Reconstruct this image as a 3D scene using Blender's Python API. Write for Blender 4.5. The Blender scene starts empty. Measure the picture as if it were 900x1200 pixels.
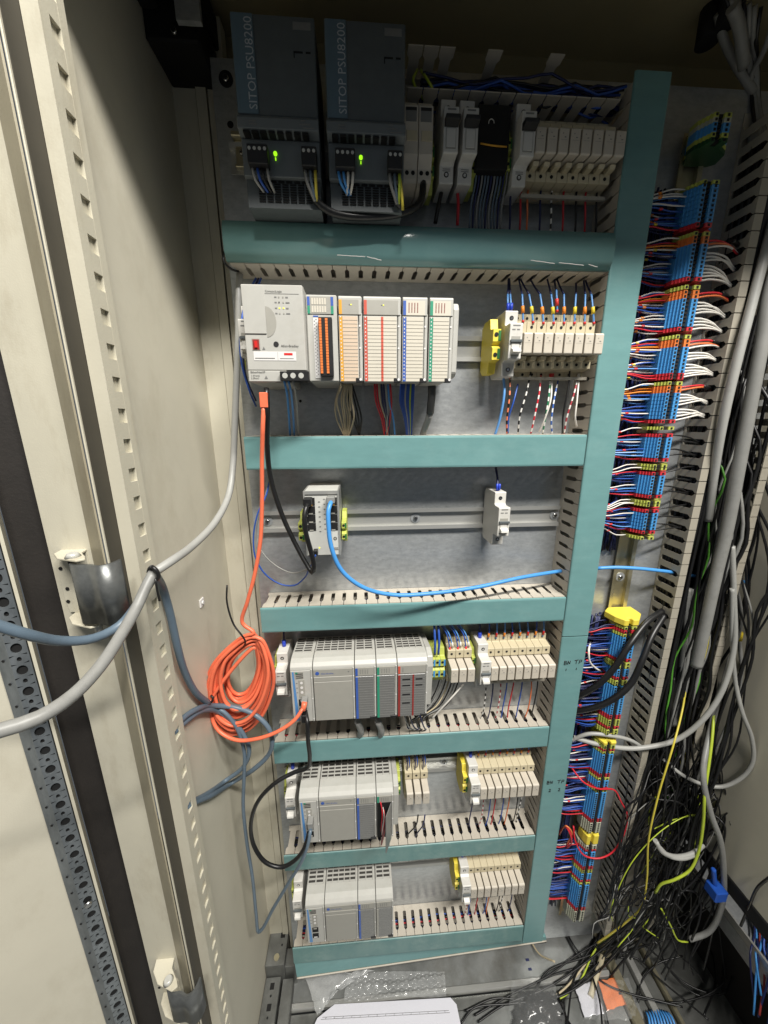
import bpy, bmesh, math, random
from mathutils import Vector, Matrix, Euler
random.seed(7)
S = bpy.context.scene
COL = S.collection
# ------------------------------------------------------------------ camera, light, exposure
CAM = Vector((0.1606, -0.5246, 1.117))
ROT = Euler([math.radians(a) for a in (76.143, 0.213, -3.906)], 'XYZ')
cd = bpy.data.cameras.new('camera'); cam = bpy.data.objects.new('camera', cd); COL.objects.link(cam)
cam.location = CAM; cam.rotation_euler = ROT
cd.sensor_width = 36; cd.lens = 12.6; cd.clip_start = 0.01; cd.clip_end = 50
S.camera = cam
w = bpy.data.worlds.new('World'); S.world = w; w.use_nodes = True
bg = w.node_tree.nodes['Background']; bg.inputs[0].default_value = (0.80, 0.90, 1.0, 1); bg.inputs[1].default_value = 0.12
def area(name, loc, target, sx, sy, power, color):
    l = bpy.data.lights.new(name, 'AREA'); l.shape = 'RECTANGLE'; l.size = sx; l.size_y = sy; l.energy = power; l.color = color
    o = bpy.data.objects.new(name, l); COL.objects.link(o); o.location = loc
    d = Vector(target) - Vector(loc); o.rotation_euler = d.to_track_quat('-Z', 'Y').to_euler()
    return o
area('ceiling_lamp', (0.78, -1.37, 2.93), (0.3, 0, 0.75), 1.5, 0.10, 140, (1.0, 0.965, 0.90))
S.view_settings.view_transform = 'Standard'; S.view_settings.look = 'None'
S.view_settings.exposure = 0.0; S.view_settings.gamma = 1.0
# ------------------------------------------------------------------ helpers
RM = ROT.to_matrix(); F = 420.0
def ray(px, py): return RM @ Vector(((px-450)/F, -(py-600)/F, -1))
def at(px, py, y):
    d = ray(px, py); return CAM + d*((y-CAM.y)/d.y)
def atx(px, py, x):
    d = ray(px, py); return CAM + d*((x-CAM.x)/d.x)
def atz(px, py, z):
    d = ray(px, py); return CAM + d*((z-CAM.z)/d.z)
def lin(r, g, b):
    f = lambda c: (c/255/12.92 if c/255 <= .04045 else ((c/255+.055)/1.055)**2.4)
    return (f(r), f(g), f(b), 1)
MATS = {}
def mat(name, c, rough=.5, metal=0, var=.12, scale=60, bump=.0, bscale=400, c2=None, alpha=1, emit=0, spec=.5, streak=None, coat=0, dust=None):
    m = bpy.data.materials.new(name); m.use_nodes = True; nt = m.node_tree; p = nt.nodes['Principled BSDF']
    tc = nt.nodes.new('ShaderNodeTexCoord'); n = nt.nodes.new('ShaderNodeTexNoise'); n.inputs['Scale'].default_value = scale
    n.inputs['Detail'].default_value = 6; n.inputs['Roughness'].default_value = .65
    src = tc.outputs['Object']
    if streak:
        mp = nt.nodes.new('ShaderNodeMapping'); mp.inputs['Scale'].default_value = streak; nt.links.new(src, mp.inputs[0]); src = mp.outputs[0]
    nt.links.new(src, n.inputs['Vector'])
    r = nt.nodes.new('ShaderNodeValToRGB')
    r.color_ramp.elements[0].position = .36; r.color_ramp.elements[1].position = .64
    d = c2 if c2 else tuple(x*(1-var) for x in c[:3])+(1,)
    r.color_ramp.elements[0].color = d; r.color_ramp.elements[1].color = c
    nt.links.new(n.outputs[0], r.inputs[0]); nt.links.new(r.outputs[0], p.inputs['Base Color'])
    mr = nt.nodes.new('ShaderNodeMapRange'); mr.inputs[3].default_value = max(.02, rough-.08); mr.inputs[4].default_value = min(1, rough+.08)
    nt.links.new(n.outputs[0], mr.inputs[0]); nt.links.new(mr.outputs[0], p.inputs['Roughness'])
    p.inputs['Metallic'].default_value = metal; p.inputs['Specular IOR Level'].default_value = spec
    p.inputs['Coat Weight'].default_value = coat
    if bump:
        n2 = nt.nodes.new('ShaderNodeTexNoise'); n2.inputs['Scale'].default_value = bscale; nt.links.new(src, n2.inputs['Vector'])
        b = nt.nodes.new('ShaderNodeBump'); b.inputs['Strength'].default_value = bump; b.inputs['Distance'].default_value = .001
        nt.links.new(n2.outputs[0], b.inputs['Height']); nt.links.new(b.outputs[0], p.inputs['Normal'])
    if dust:
        dc, amt, dsc, dst = dust
        mp = nt.nodes.new('ShaderNodeMapping'); mp.inputs['Scale'].default_value = dst; nt.links.new(tc.outputs['Object'], mp.inputs[0])
        n3 = nt.nodes.new('ShaderNodeTexNoise'); n3.inputs['Scale'].default_value = dsc; n3.inputs['Detail'].default_value = 9; n3.inputs['Roughness'].default_value = .72
        nt.links.new(mp.outputs[0], n3.inputs['Vector'])
        m3 = nt.nodes.new('ShaderNodeMapRange'); m3.inputs[1].default_value = .52; m3.inputs[2].default_value = .70; m3.inputs[3].default_value = 0; m3.inputs[4].default_value = amt
        nt.links.new(n3.outputs[0], m3.inputs[0])
        mx = nt.nodes.new('ShaderNodeMix'); mx.data_type = 'RGBA'; mx.inputs[7].default_value = dc
        nt.links.new(m3.outputs[0], mx.inputs[0]); nt.links.new(r.outputs[0], mx.inputs[6]); nt.links.new(mx.outputs[2], p.inputs['Base Color'])
    if alpha < 1: p.inputs['Alpha'].default_value = alpha
    if emit:
        p.inputs['Emission Color'].default_value = c; p.inputs['Emission Strength'].default_value = emit
    MATS[name] = m; return m
def striped(name, c1, c2, period=.012, duty=.5):
    m = mat(name, c1, .4); nt = m.node_tree; p = nt.nodes['Principled BSDF']
    uv = nt.nodes.new('ShaderNodeUVMap'); sx = nt.nodes.new('ShaderNodeSeparateXYZ'); nt.links.new(uv.outputs[0], sx.inputs[0])
    a = nt.nodes.new('ShaderNodeMath'); a.operation = 'DIVIDE'; a.inputs[1].default_value = period; nt.links.new(sx.outputs[0], a.inputs[0])
    f = nt.nodes.new('ShaderNodeMath'); f.operation = 'FRACT'; nt.links.new(a.outputs[0], f.inputs[0])
    g = nt.nodes.new('ShaderNodeMath'); g.operation = 'GREATER_THAN'; g.inputs[1].default_value = duty; nt.links.new(f.outputs[0], g.inputs[0])
    x = nt.nodes.new('ShaderNodeMix'); x.data_type = 'RGBA'; x.inputs[6].default_value = c1; x.inputs[7].default_value = c2
    nt.links.new(g.outputs[0], x.inputs[0]); nt.links.new(x.outputs[2], p.inputs['Base Color']); return m

M_WALL = mat('pebble_grey_paint', lin(200,195,178), .5, var=.06, scale=9, bump=.12, bscale=900, dust=(lin(150,140,116), .30, 7, (1,1,.6)))
M_POST = mat('cream_frame_paint', lin(196,191,173), .45, var=.07, scale=14, bump=.10, bscale=700, dust=(lin(140,126,98), .38, 16, (1,1,.35)))
M_SIDE = mat('frame_paint_shaded_worn', lin(160,152,130), .5, var=.16, scale=22, bump=.10, bscale=600, dust=(lin(120,104,78), .45, 18, (1,1,.4)))  # worn paint, base darkened for a slope turned away from the lamp
M_ROOF = mat('roof_paint', lin(150,140,108), .6, var=.1, scale=8)
M_TEALW = mat('teal_cover_dusty', lin(92,131,130), .45, scale=30, c2=lin(106,140,137), bump=.06, bscale=500, streak=(1,1,.5), dust=(lin(150,172,166), .38, 22, (1,1,1.2)))
M_SCREWW = mat('bright_screw', lin(196,196,190), .35, .2)
M_NAMEP = mat('pale_lettering', lin(178,184,188), .6)
M_VENT = mat('vent_shadow', lin(58,56,53), .8)
M_TEALG = mat('teal_cover_glossy', lin(110,150,150), .16, var=.06, scale=12, dust=(lin(140,170,168), .2, 10, (1,1,2)))
M_TEAL = mat('teal_cover_plastic', lin(106,147,147), .36, var=.09, scale=18, bump=.06, bscale=500, streak=(1,1,4), dust=(lin(140,170,168), .22, 14, (1,1,1.6)))
M_DUCT = mat('grey_duct_plastic', lin(184,177,164), .5, var=.06, scale=40, dust=(lin(140,132,116), .25, 30, (1,1,1)))
M_RDUCT = mat('grey_duct_plastic_aged', lin(166,160,146), .5, var=.10, scale=30, dust=(lin(120,112,96), .35, 26, (1,1,1)))
M_ZINC = mat('galvanised_sheet', lin(182,185,186), .32, .5, scale=110, c2=lin(164,167,169), bump=.10, bscale=220, streak=(.6,1,1.4), dust=(lin(118,120,121), .35, 160, (1,1,1.5)))
M_RAIL = mat('zinc_rail', lin(188,188,184), .3, .55, var=.12, scale=50, streak=(.1,1,1))
M_RAILY = mat('passivated_rail', lin(196,188,160), .3, .8, var=.15, scale=40)
M_STEEL = mat('screw_steel', lin(205,205,205), .25, 1, var=.2, scale=300)
M_BLKMET = mat('dark_clasp_steel', lin(106,108,107), .34, .5, scale=30, c2=lin(74,76,76), bump=.1, bscale=200)
M_PERF = mat('perforated_grey_steel', lin(140,146,150), .42, .6, scale=60, c2=lin(112,118,122), streak=(1,1,.3), dust=(lin(90,92,92), .5, 30, (1,1,.4)))
M_BLK = mat('black_plastic', lin(26,26,27), .45, var=.2, scale=80)
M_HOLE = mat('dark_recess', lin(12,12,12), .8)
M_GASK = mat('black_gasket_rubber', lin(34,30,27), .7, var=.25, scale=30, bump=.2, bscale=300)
M_GROV = mat('groove_shade_grey', lin(66,62,53), .6, var=.2, scale=25)  # rubber grey with the groove's shade put into the colour
M_WHITE = mat('white_breaker_plastic', lin(204,202,196), .42, var=.04, scale=90, dust=(lin(160,152,138), .25, 50, (1,1,1)))
M_CREAM = mat('cream_terminal_plastic', lin(192,181,152), .5, var=.06, scale=120)
M_FUSE = mat('pale_fuse_plastic', lin(192,184,170), .5, var=.05, scale=120)
M_PLC = mat('controller_plastic', lin(178,177,171), .45, var=.04, scale=70, bump=.05, bscale=1500, dust=(lin(146,138,122), .22, 24, (1,1,1)))
M_PLCG = mat('grey_module_plastic', lin(156,154,146), .45, var=.05, scale=70, bump=.05, bscale=1500)
M_DOORG = mat('smoke_module_door', lin(112,112,110), .3, var=.05, scale=50)
M_PRINT = mat('grey_print', lin(120,120,118), .6)
M_INK = mat('black_ink', lin(28,28,30), .6)
M_REDP = mat('red_plastic', lin(206,40,36), .4)
M_DKRED = mat('dark_red_strip', lin(140,48,44), .45)
M_REDSTRIP = mat('brick_red_strip', lin(196,84,66), .45)
M_BLUSTRIP = mat('blue_strip', lin(58,92,170), .45)
M_GRNSTRIP = mat('green_strip', lin(46,142,112), .45)
M_AMBSTRIP = mat('amber_strip', lin(216,158,52), .45)
M_PAPER = mat('label_card', lin(198,192,178), .7, var=.03, scale=60)
M_PEACH = mat('peach_label_card', lin(200,180,158), .7, var=.04, scale=60)
M_LINE = mat('label_line', lin(172,167,155), .7)
M_LABEL = mat('white_sticker', lin(216,214,212), .6, var=.02)
M_CPUB = mat('sky_blue_strip', lin(88,140,196), .4)
M_PSUD = mat('dark_grey_supply', lin(86,92,94), .5, var=.10, scale=90)
M_PSUL = mat('mid_grey_supply', lin(104,110,112), .5, var=.08, scale=90)
M_PSUB = mat('slate_blue_band', lin(90,110,122), .5, var=.08, scale=90)
M_LED = mat('green_led', lin(170,255,30), .3, emit=1.1)
M_LEDY = mat('yellow_led', lin(230,235,70), .3, emit=.8)
M_YEL = mat('yellow_end_block', lin(226,206,74), .45, var=.06, scale=80)
M_YG = mat('green_yellow_terminal', lin(178,186,88), .45, var=.08, scale=80)
M_GRN = mat('green_terminal', lin(44,110,52), .45)
M_BLUT = mat('blue_terminal', lin(72,146,206), .42, var=.08, scale=150)
M_REDT = mat('red_terminal', lin(196,52,62), .42, var=.1, scale=150)
M_ORGT = mat('orange_terminal', lin(224,124,62), .42, var=.1, scale=150)
M_GRYT = mat('grey_terminal', lin(176,178,160), .42, var=.1, scale=150)
M_ORANGE = mat('orange_cable', lin(236,116,82), .42, var=.06, scale=60, dust=(lin(190,84,60), .4, 40, (1,1,1)))
M_GCAB = mat('grey_cable', lin(138,138,135), .45, var=.14, scale=30, dust=(lin(96,94,88), .4, 25, (1,1,1)))
M_LCAB = mat('light_grey_cable', lin(160,160,156), .45, var=.10, scale=30, dust=(lin(112,110,104), .4, 30, (1,1,1)))
M_BGCAB = mat('blue_grey_cable', lin(94,110,124), .42, var=.12, scale=40)
M_BLKC = mat('black_cable', lin(24,24,25), .4, var=.2, scale=50)
M_BLUC = mat('blue_cable', lin(72,146,214), .4, var=.08, scale=40)
M_BLUW = mat('blue_wire', lin(44,84,168), .42, var=.1, scale=60)
M_LBW = mat('light_blue_wire', lin(96,152,214), .42, var=.08, scale=60)
M_NAVY = mat('navy_wire', lin(28,36,82), .42)
M_WHTW = mat('white_wire', lin(224,220,212), .42, var=.06, scale=60)
M_REDW = mat('red_wire', lin(200,40,52), .42)
M_BRNW = mat('beige_wire', lin(190,176,146), .45, var=.12)
M_GYW = mat('yellow_green_wire', lin(178,196,60), .42)
M_YELW = mat('yellow_wire', lin(206,190,70), .42)
M_GRNW = mat('green_wire', lin(96,170,60), .42)
M_ORGW = mat('orange_wire', lin(224,120,70), .42)
M_FERB = mat('blue_ferrule', lin(44,72,196), .4)
M_MARKY = mat('yellow_marker', lin(232,206,56), .5)
M_MARKR = mat('red_marker', lin(214,56,50), .5)
M_MARKO = mat('orange_marker', lin(236,140,40), .5)
M_FLOOR = mat('floor_sheet', lin(150,152,150), .42, .55, scale=12, c2=lin(122,124,122), bump=.12, bscale=90, dust=(lin(96,90,78), .5, 9, (1,1,1)))
M_FLOORD = mat('floor_sheet_worn', lin(120,121,118), .45, .45, scale=14, c2=lin(92,93,90), bump=.15, bscale=80)
M_SHEETW = mat('white_paper', lin(204,204,212), .75, var=.02, scale=20, bump=.05, bscale=30)
M_POLYT = mat('thin_clear_film', lin(226,228,228), .1, alpha=.07, spec=1.0, bump=.6, bscale=60)
M_POLY = mat('clear_film', lin(226,228,228), .12, alpha=.26, spec=.9, bump=.6, bscale=60)
M_BUBB = mat('bubble_film', lin(216,218,218), .10, alpha=.26, spec=1.0)
M_ORGF = mat('orange_filling', lin(232,126,62), .7, var=.2, scale=60)
M_NAVYP = mat('bright_blue_tie', lin(30,84,180), .5)
M_STRIPE = {}
for k, a, b in (('orange_black', lin(236,130,90), lin(24,24,24)), ('black_white', lin(28,28,28), lin(226,224,218)),
                ('red_white', lin(206,44,58), lin(232,226,222)), ('green_white', lin(40,122,84), lin(228,228,222)),
                ('blue_white', lin(60,100,176), lin(226,228,230)), ('white_red', lin(226,222,216), lin(170,60,70))):
    M_STRIPE[k] = striped(k+'_wire', a, b)

class MB:
    def __init__(s): s.v = []; s.f = []; s.m = []; s.uv = {}; s.sm = set()
    def quad(s, pts, m=0):
        b = len(s.v); s.v += [tuple(p) for p in pts]; s.f.append(tuple(range(b, b+len(pts)))); s.m.append(m)
    def box(s, x0, x1, y0, y1, z0, z1, m=0):
        b = len(s.v)
        s.v += [(x0,y0,z0),(x1,y0,z0),(x1,y1,z0),(x0,y1,z0),(x0,y0,z1),(x1,y0,z1),(x1,y1,z1),(x0,y1,z1)]
        for f in ((3,2,1,0),(4,5,6,7),(0,1,5,4),(1,2,6,5),(2,3,7,6),(3,0,4,7)):
            s.f.append(tuple(b+i for i in f)); s.m.append(m)
    def prism(s, poly, axis, a, b_, m=0, mc=None):
        # poly in (y,z) for x, (x,z) for y, (x,y) for z
        n = len(poly); b = len(s.v)
        P = {'x': lambda p, t: (t, p[0], p[1]), 'y': lambda p, t: (p[0], t, p[1]), 'z': lambda p, t: (p[0], p[1], t)}[axis]
        s.v += [P(p, a) for p in poly] + [P(p, b_) for p in poly]
        s.f.append(tuple(b+i for i in range(n))); s.m.append(m if mc is None else mc)
        s.f.append(tuple(b+n+i for i in reversed(range(n)))); s.m.append(m if mc is None else mc)
        for i in range(n):
            j = (i+1) % n; s.f.append((b+i, b+n+i, b+n+j, b+j)); s.m.append(m)
    def ribbon(s, line, t, a, b_, axis='z', m=0):
        # thick open sheet following a polyline
        L = [Vector(p) for p in line]; o = []
        for i in range(len(L)):
            d = (L[min(i+1, len(L)-1)]-L[max(i-1, 0)]).normalized(); o.append(L[i]+Vector((-d.y, d.x))*t)
        s.prism([tuple(p) for p in L]+[tuple(p) for p in reversed(o)], axis, a, b_, m)
    def cyl(s, c, axis, r, h, n=12, m=0, r2=None, smooth=True):
        a = Vector(axis).normalized(); u = a.orthogonal().normalized(); w_ = a.cross(u); c = Vector(c); b = len(s.v)
        r2 = r if r2 is None else r2
        for k, (rr, t) in enumerate(((r, 0), (r2, h))):
            for i in range(n):
                q = 2*math.pi*i/n; s.v.append(tuple(c+a*t+(u*math.cos(q)+w_*math.sin(q))*rr))
        s.f.append(tuple(b+i for i in reversed(range(n)))); s.m.append(m)
        s.f.append(tuple(b+n+i for i in range(n))); s.m.append(m)
        for i in range(n):
            j = (i+1) % n; s.f.append((b+i, b+j, b+n+j, b+n+i)); s.m.append(m)
            if smooth: s.sm.add(len(s.f)-1)
    def tube(s, pts, r, n=8, m=0, step=.006, raw=False, cap=True):
        P = [Vector(p) for p in pts]
        C = P if raw else spline(P, step)
        b = len(s.v); t0 = (C[1]-C[0]).normalized(); u = t0.orthogonal().normalized(); L = 0; base = len(s.f)
        for i, c in enumerate(C):
            t = (C[min(i+1, len(C)-1)]-C[max(i-1, 0)]).normalized()
            u = (u-t*u.dot(t)); u = u.normalized() if u.length > 1e-6 else t.orthogonal().normalized(); w_ = t.cross(u)
            for k in range(n):
                q = 2*math.pi*k/n; s.v.append(tuple(c+(u*math.cos(q)+w_*math.sin(q))*r))
        for i in range(len(C)-1):
            l2 = L+(C[i+1]-C[i]).length
            for k in range(n):
                j = (k+1) % n; s.f.append((b+i*n+k, b+i*n+j, b+(i+1)*n+j, b+(i+1)*n+k)); s.m.append(m)
                s.uv[len(s.f)-1] = (L, L, l2, l2); s.sm.add(len(s.f)-1)
            L = l2
        if cap:
            s.f.append(tuple(b+k for k in reversed(range(n)))); s.m.append(m)
            s.f.append(tuple(b+(len(C)-1)*n+k for k in range(n))); s.m.append(m)
    def mesh(s, name, mats, origin=(0,0,0), bevel=0):
        me = bpy.data.meshes.new(name); o = Vector(origin)
        me.from_pydata([tuple(Vector(v)-o) for v in s.v], [], s.f)
        for mm in (mats if isinstance(mats, (list, tuple)) else [mats]): me.materials.append(mm)
        me.polygons.foreach_set('material_index', s.m)
        if s.uv:
            ul = me.uv_layers.new(name='UVMap')
            for fi, us in s.uv.items():
                p = me.polygons[fi]
                for k, li in enumerate(p.loop_indices): ul.data[li].uv = (us[k], 0)
        if s.sm:
            a = [i in s.sm for i in range(len(s.f))]; me.polygons.foreach_set('use_smooth', a)
        if bevel:
            bm = bmesh.new(); bm.from_mesh(me)
            e = [x for x in bm.edges if len(x.link_faces) == 2 and x.calc_face_angle(0) > .5]
            bmesh.ops.bevel(bm, geom=e, offset=bevel, segments=1, profile=.5, affect='EDGES', clamp_overlap=True)
            bm.to_mesh(me); bm.free()
        me.update(); return me
    def part(s, name, mats, root=None, bevel=0, label=None, local=False, kind=None):
        """link as a mesh object; world coordinates unless local"""
        if root is not None:
            org = (0,0,0) if local else wloc(root)
        else:
            xs = list(zip(*s.v)); org = (0,0,0) if local else ((min(xs[0])+max(xs[0]))/2, (min(xs[1])+max(xs[1]))/2, min(xs[2]))
        o = bpy.data.objects.new(name, s.mesh(name, mats, org, bevel)); COL.objects.link(o)
        if root is not None: o.parent = root
        elif not local: o.location = org
        if label: o['label'] = label
        if kind: o['kind'] = kind
        return o
def wloc(o):
    p = Vector(o.location)
    while o.parent: o = o.parent; p += Vector(o.location)
    return p
def spline(P, step=.006):
    if len(P) < 3: 
        n = max(2, int((P[1]-P[0]).length/step)); return [P[0].lerp(P[1], i/n) for i in range(n+1)]
    Q = [2*P[0]-P[1]]+P+[2*P[-1]-P[-2]]; out = []
    for i in range(1, len(Q)-2):
        a, b, c, d = Q[i-1:i+3]; n = max(2, min(24, int((c-b).length/step)))
        # centripetal catmull-rom
        t0 = 0; t1 = t0+max((b-a).length, 1e-5)**.5; t2 = t1+max((c-b).length, 1e-5)**.5; t3 = t2+max((d-c).length, 1e-5)**.5
        for k in range(n):
            t = t1+(t2-t1)*k/n
            A1 = a*((t1-t)/(t1-t0))+b*((t-t0)/(t1-t0)); A2 = b*((t2-t)/(t2-t1))+c*((t-t1)/(t2-t1)); A3 = c*((t3-t)/(t3-t2))+d*((t-t2)/(t3-t2))
            B1 = A1*((t2-t)/(t2-t0))+A2*((t-t0)/(t2-t0)); B2 = A2*((t3-t)/(t3-t1))+A3*((t-t1)/(t3-t1))
            out.append(B1*((t2-t)/(t2-t1))+B2*((t-t1)/(t2-t1)))
    out.append(P[-1]); return out
def tag(o, label=None, cat=None, group=None, kind=None):
    if label: o['label'] = label
    if cat: o['category'] = cat
    if group: o['group'] = group
    if kind: o['kind'] = kind
    return o
def thing(name, loc, label, cat, group=None):
    o = bpy.data.objects.new(name, None); COL.objects.link(o); o.location = loc; o.empty_display_size = .02
    return tag(o, label, cat, group)
KIDS = {}
def copy_tree(o, parent=None):
    c = o.copy(); COL.objects.link(c)
    if parent is not None: c.parent = parent
    for ch in o.children: copy_tree(ch, c)
    return c
def inst(name, me, root, loc, rot=None):
    o = bpy.data.objects.new(name, me); COL.objects.link(o); o.parent = root; o.location = loc
    if rot: o.rotation_euler = rot
    return o
def text(name, s, size, loc, m, root, rz=0, center=False, sx=1, mirror=False):
    c = bpy.data.curves.new(name, 'FONT'); c.body = s; c.size = size; c.resolution_u = 2
    if center: c.align_x = 'CENTER'
    t = bpy.data.objects.new(name, c); COL.objects.link(t)
    bpy.context.view_layer.update()
    me = bpy.data.meshes.new_from_object(t.evaluated_get(bpy.context.evaluated_depsgraph_get()))
    bpy.data.objects.remove(t); bpy.data.curves.remove(c)
    me.name = name; me.transform(Matrix.Rotation(math.pi/2, 4, 'X') @ Matrix.Rotation(rz, 4, 'Z') @ Matrix.Diagonal((sx, 1, 1, 1)))
    me.materials.clear(); me.materials.append(m)
    o = bpy.data.objects.new(name, me); COL.objects.link(o); o.parent = root
    o.location = Vector(loc)-wloc(root); return o
ORD = ['first','second','third','fourth','fifth','sixth','seventh','eighth','ninth','tenth','eleventh','twelfth']
# ------------------------------------------------------------------ enclosure
PY = .052
def zline(name, pts, t, z0, z1, m, **k):
    b = MB(); b.ribbon(pts, t, z0, z1); return b.part(name, m, **k)
b = MB(); b.box(-.080, -.0745, -.136, .115, -.15, 1.64); tag(b.part('wall_left', M_WALL), kind='structure')
b = MB(); b.box(-.08, .88, .115, .12, -.15, 1.64); tag(b.part('wall_back', M_ROOF), kind='structure')
b = MB(); b.box(.87, .876, -.30, .115, .25, 1.64); tag(b.part('wall_right', M_WALL), kind='structure')
b = MB(); b.box(-.16, .90, -.17, .12, 1.627, 1.635); b.box(-.16, .90, -.185, -.165, 1.518, 1.627); tag(b.part('ceiling', M_ROOF), kind='structure')
# back corner post on the left: three folded faces
t = thing('corner_post', (-.04, .09, -.13), 'cream folded corner post between the left wall and the mounting plate', 'post')
b = MB(); b.box(-.0744, -.0455, .081, .10, -.13, 1.62); b.part('post_face', M_POST, t)
b = MB(); b.box(-.044, -.031, .078, .10, -.13, 1.62); b.part('post_face', M_POST, t)
b = MB(); b.box(-.0295, -.006, .081, .10, -.13, 1.62); b.part('post_face', M_POST, t)
# mounting plate
t = thing('mounting_plate', (.4, PY, -.10), 'grey galvanised mounting plate behind all the rails and ducts', 'plate')
b = MB(); b.box(-.0145, .84, PY, PY+.003, -.115, 1.557); b.part('plate', M_ZINC, t, bevel=.0008)
def screw(name, p, r, root, washer=True, m=None):
    b = MB()
    if washer: b.cyl((p[0], p[1], p[2]), (0,-1,0), r*1.9, .0012, 20, 1)
    b.cyl((p[0], p[1]-.001, p[2]), (0,-1,0), r, .003, 14, 0, r2=r*.75)
    b.box(p[0]-r*.55, p[0]+r*.55, p[1]-.0042, p[1]-.0038, p[2]-r*.12, p[2]+r*.12, 2)
    b.box(p[0]-r*.12, p[0]+r*.12, p[1]-.0043, p[1]-.0038, p[2]-r*.55, p[2]+r*.55, 2)
    return b.part(name, [M_STEEL, m or M_ZINC, M_HOLE], root)
p = at(265, 93, PY); screw('screw', (p.x, PY, p.z), .0045, t, m=M_HOLE)
b = MB(); p = at(270, 146, PY); b.cyl((p.x, PY+.0005, p.z), (0,-1,0), .004, .0006, 16); b.part('hole', M_HOLE, t)
for k, (px, py) in enumerate(((352,470),(735,560))):
    b = MB(); p = at(px, py, PY); b.cyl((p.x, PY+.0005, p.z), (0,-1,0), .0022, .0006, 12); b.part('hole', M_HOLE, t)
# clip of the rail beside the power supply
t = thing('rail_clip', (.0, PY, 1.38), 'small metal clip screwed to the plate left of the power supplies', 'clip')
p = at(277, 158, .04); q = at(281, 190, .04)
b = MB(); b.box(p.x-.006, p.x+.008, .036, PY-.001, p.z-.003, p.z+.002); b.box(p.x-.004, p.x+.008, .044, PY-.001, q.z-.004, p.z-.003); b.box(p.x-.004, p.x+.010, .038, PY-.001, q.z-.006, q.z-.003); b.part('bracket', M_RAILY, t, bevel=.0006)
screw('screw', (p.x+.004, .044, (p.z+q.z)/2-.003), .003, t, False)

# left front post with the square punched holes
t = thing('front_post', (-.072, -.15, -.13), 'cream cabinet post with a column of square punched holes', 'post')
HZ = [1.4113-.0286*k for k in range(-5, 53)]
b = MB()
b.box(-.0735, -.0660, -.1450, -.136, -.13, 1.60); b.box(-.0690, -.0660, -.164, -.1565, -.13, 1.60)
zs = sorted(HZ)
prev = -.13
for z in zs+[1.60+.007]:
    if z-.0066 > prev: b.box(-.0690, -.0661, -.1568, -.1447, prev, min(z-.0066, 1.60))
    prev = z+.0066
b.box(-.079, -.066, -.1665, -.164, -.13, 1.60); b.part('post_shell', M_POST, t)
b = MB(); b.box(-.0785, -.0693, -.1635, -.1365, -.13, 1.60); b.part('inner_sheet', M_POST, t)
# groove with grey channel, gutter lip and front flange
t = thing('door_frame', (-.11, -.165, -.13), 'cream door frame with rain gutter lip left of the punched post', 'frame')
b = MB(); b.box(-.0955, -.0797, -.150, -.148, -.13, 1.62); b.part('groove_shade_strip', M_GROV, t)  # dark strip standing for the shade down in the groove
b = MB(); b.ribbon([(-.0815,-.150),(-.0815,-.187)], .0015, -.13, 1.62); b.part('gutter_lip', M_POST, t, bevel=.0005)
b = MB(); b.box(-.0799, -.0793, -.1850, -.1515, -.13, 1.62); b.part('channel_dark_sheet', M_GROV, t)  # thin sheet added on the lip's right face so the groove reads dark
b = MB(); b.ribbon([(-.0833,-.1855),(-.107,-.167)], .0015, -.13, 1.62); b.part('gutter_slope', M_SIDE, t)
b = MB(); b.ribbon([(-.1075,-.1665),(-.147,-.1665),(-.147,-.12)], .0015, -.13, 1.62); b.part('front_flange', M_POST, t)
# door, opened to the left
t = thing('cabinet_door', (-.18, -.175, -.13), 'opened cream cabinet door with perforated stiffening rail and black gasket', 'door')
dd = Vector((-.819, -.574)); nn = Vector((.574, -.819)); P0 = Vector((-.1815, -.172))
def dpt(s_, n_): q = P0+dd*s_+nn*n_; return (q.x, q.y)
b = MB(); b.ribbon([(-.1475,-.150),(-.1825,-.165)], .004, -.13, 1.62); b.part('gasket', M_GASK, t)
b = MB(); b.prism([dpt(0,0), dpt(.42,0), dpt(.42,-.004), dpt(0,-.004)], 'z', -.13, 1.62); b.part('door_panel', M_WALL, t)
b = MB(); b.prism([dpt(-.0015,-.004), dpt(.0012,-.004), dpt(.0012,.013), dpt(-.0015,.013)], 'z', -.13, 1.62); b.part('door_edge', M_POST, t)
# perforated rail: front sheet with oval holes, side sheet with small holes
zt_ = 1.25
def perf(s0, s1, n0, n1, zc, zh):  # quad grid w/ dark ovals made as holes
    pass
rail = MB(); dk = MB()
def rp(s_, n_, z): q = dpt(s_, n_); return (q[0], q[1], z)
W0, W1, N = .0035, .0165, .013
pit = .0250
zz = -.13; k = 0
# oval holes modelled as ngon-ring: outer cell and inner ellipse bridged
def cell(mb, s0, s1, z0, z1, n_, rs, rz_, seg=16, flip=False):
    sc, zc = (s0+s1)/2, (z0+z1)/2; b0 = len(mb.v)
    ring = []; out = []
    for i in range(seg):
        a = 2*math.pi*i/seg; c_, s_ = math.cos(a), math.sin(a)
        ring.append((sc+rs*c_, zc+rz_*s_)); mx = max(abs(c_), abs(s_)); out.append((sc+(s1-s0)/2*c_/mx, zc+(z1-z0)/2*s_/mx))
    for (a_, z) in out: mb.v.append(rp(a_, n_, z))
    for (a_, z) in ring: mb.v.append(rp(a_, n_, z))
    for (a_, z) in ring: mb.v.append(rp(a_, n_-.0018, z))
    for i in range(seg):
        j = (i+1) % seg
        mb.f.append((b0+i, b0+j, b0+seg+j, b0+seg+i)); mb.m.append(0)
        mb.f.append((b0+seg+i, b0+seg+j, b0+2*seg+j, b0+2*seg+i)); mb.m.append(0)
z = -.13
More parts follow.
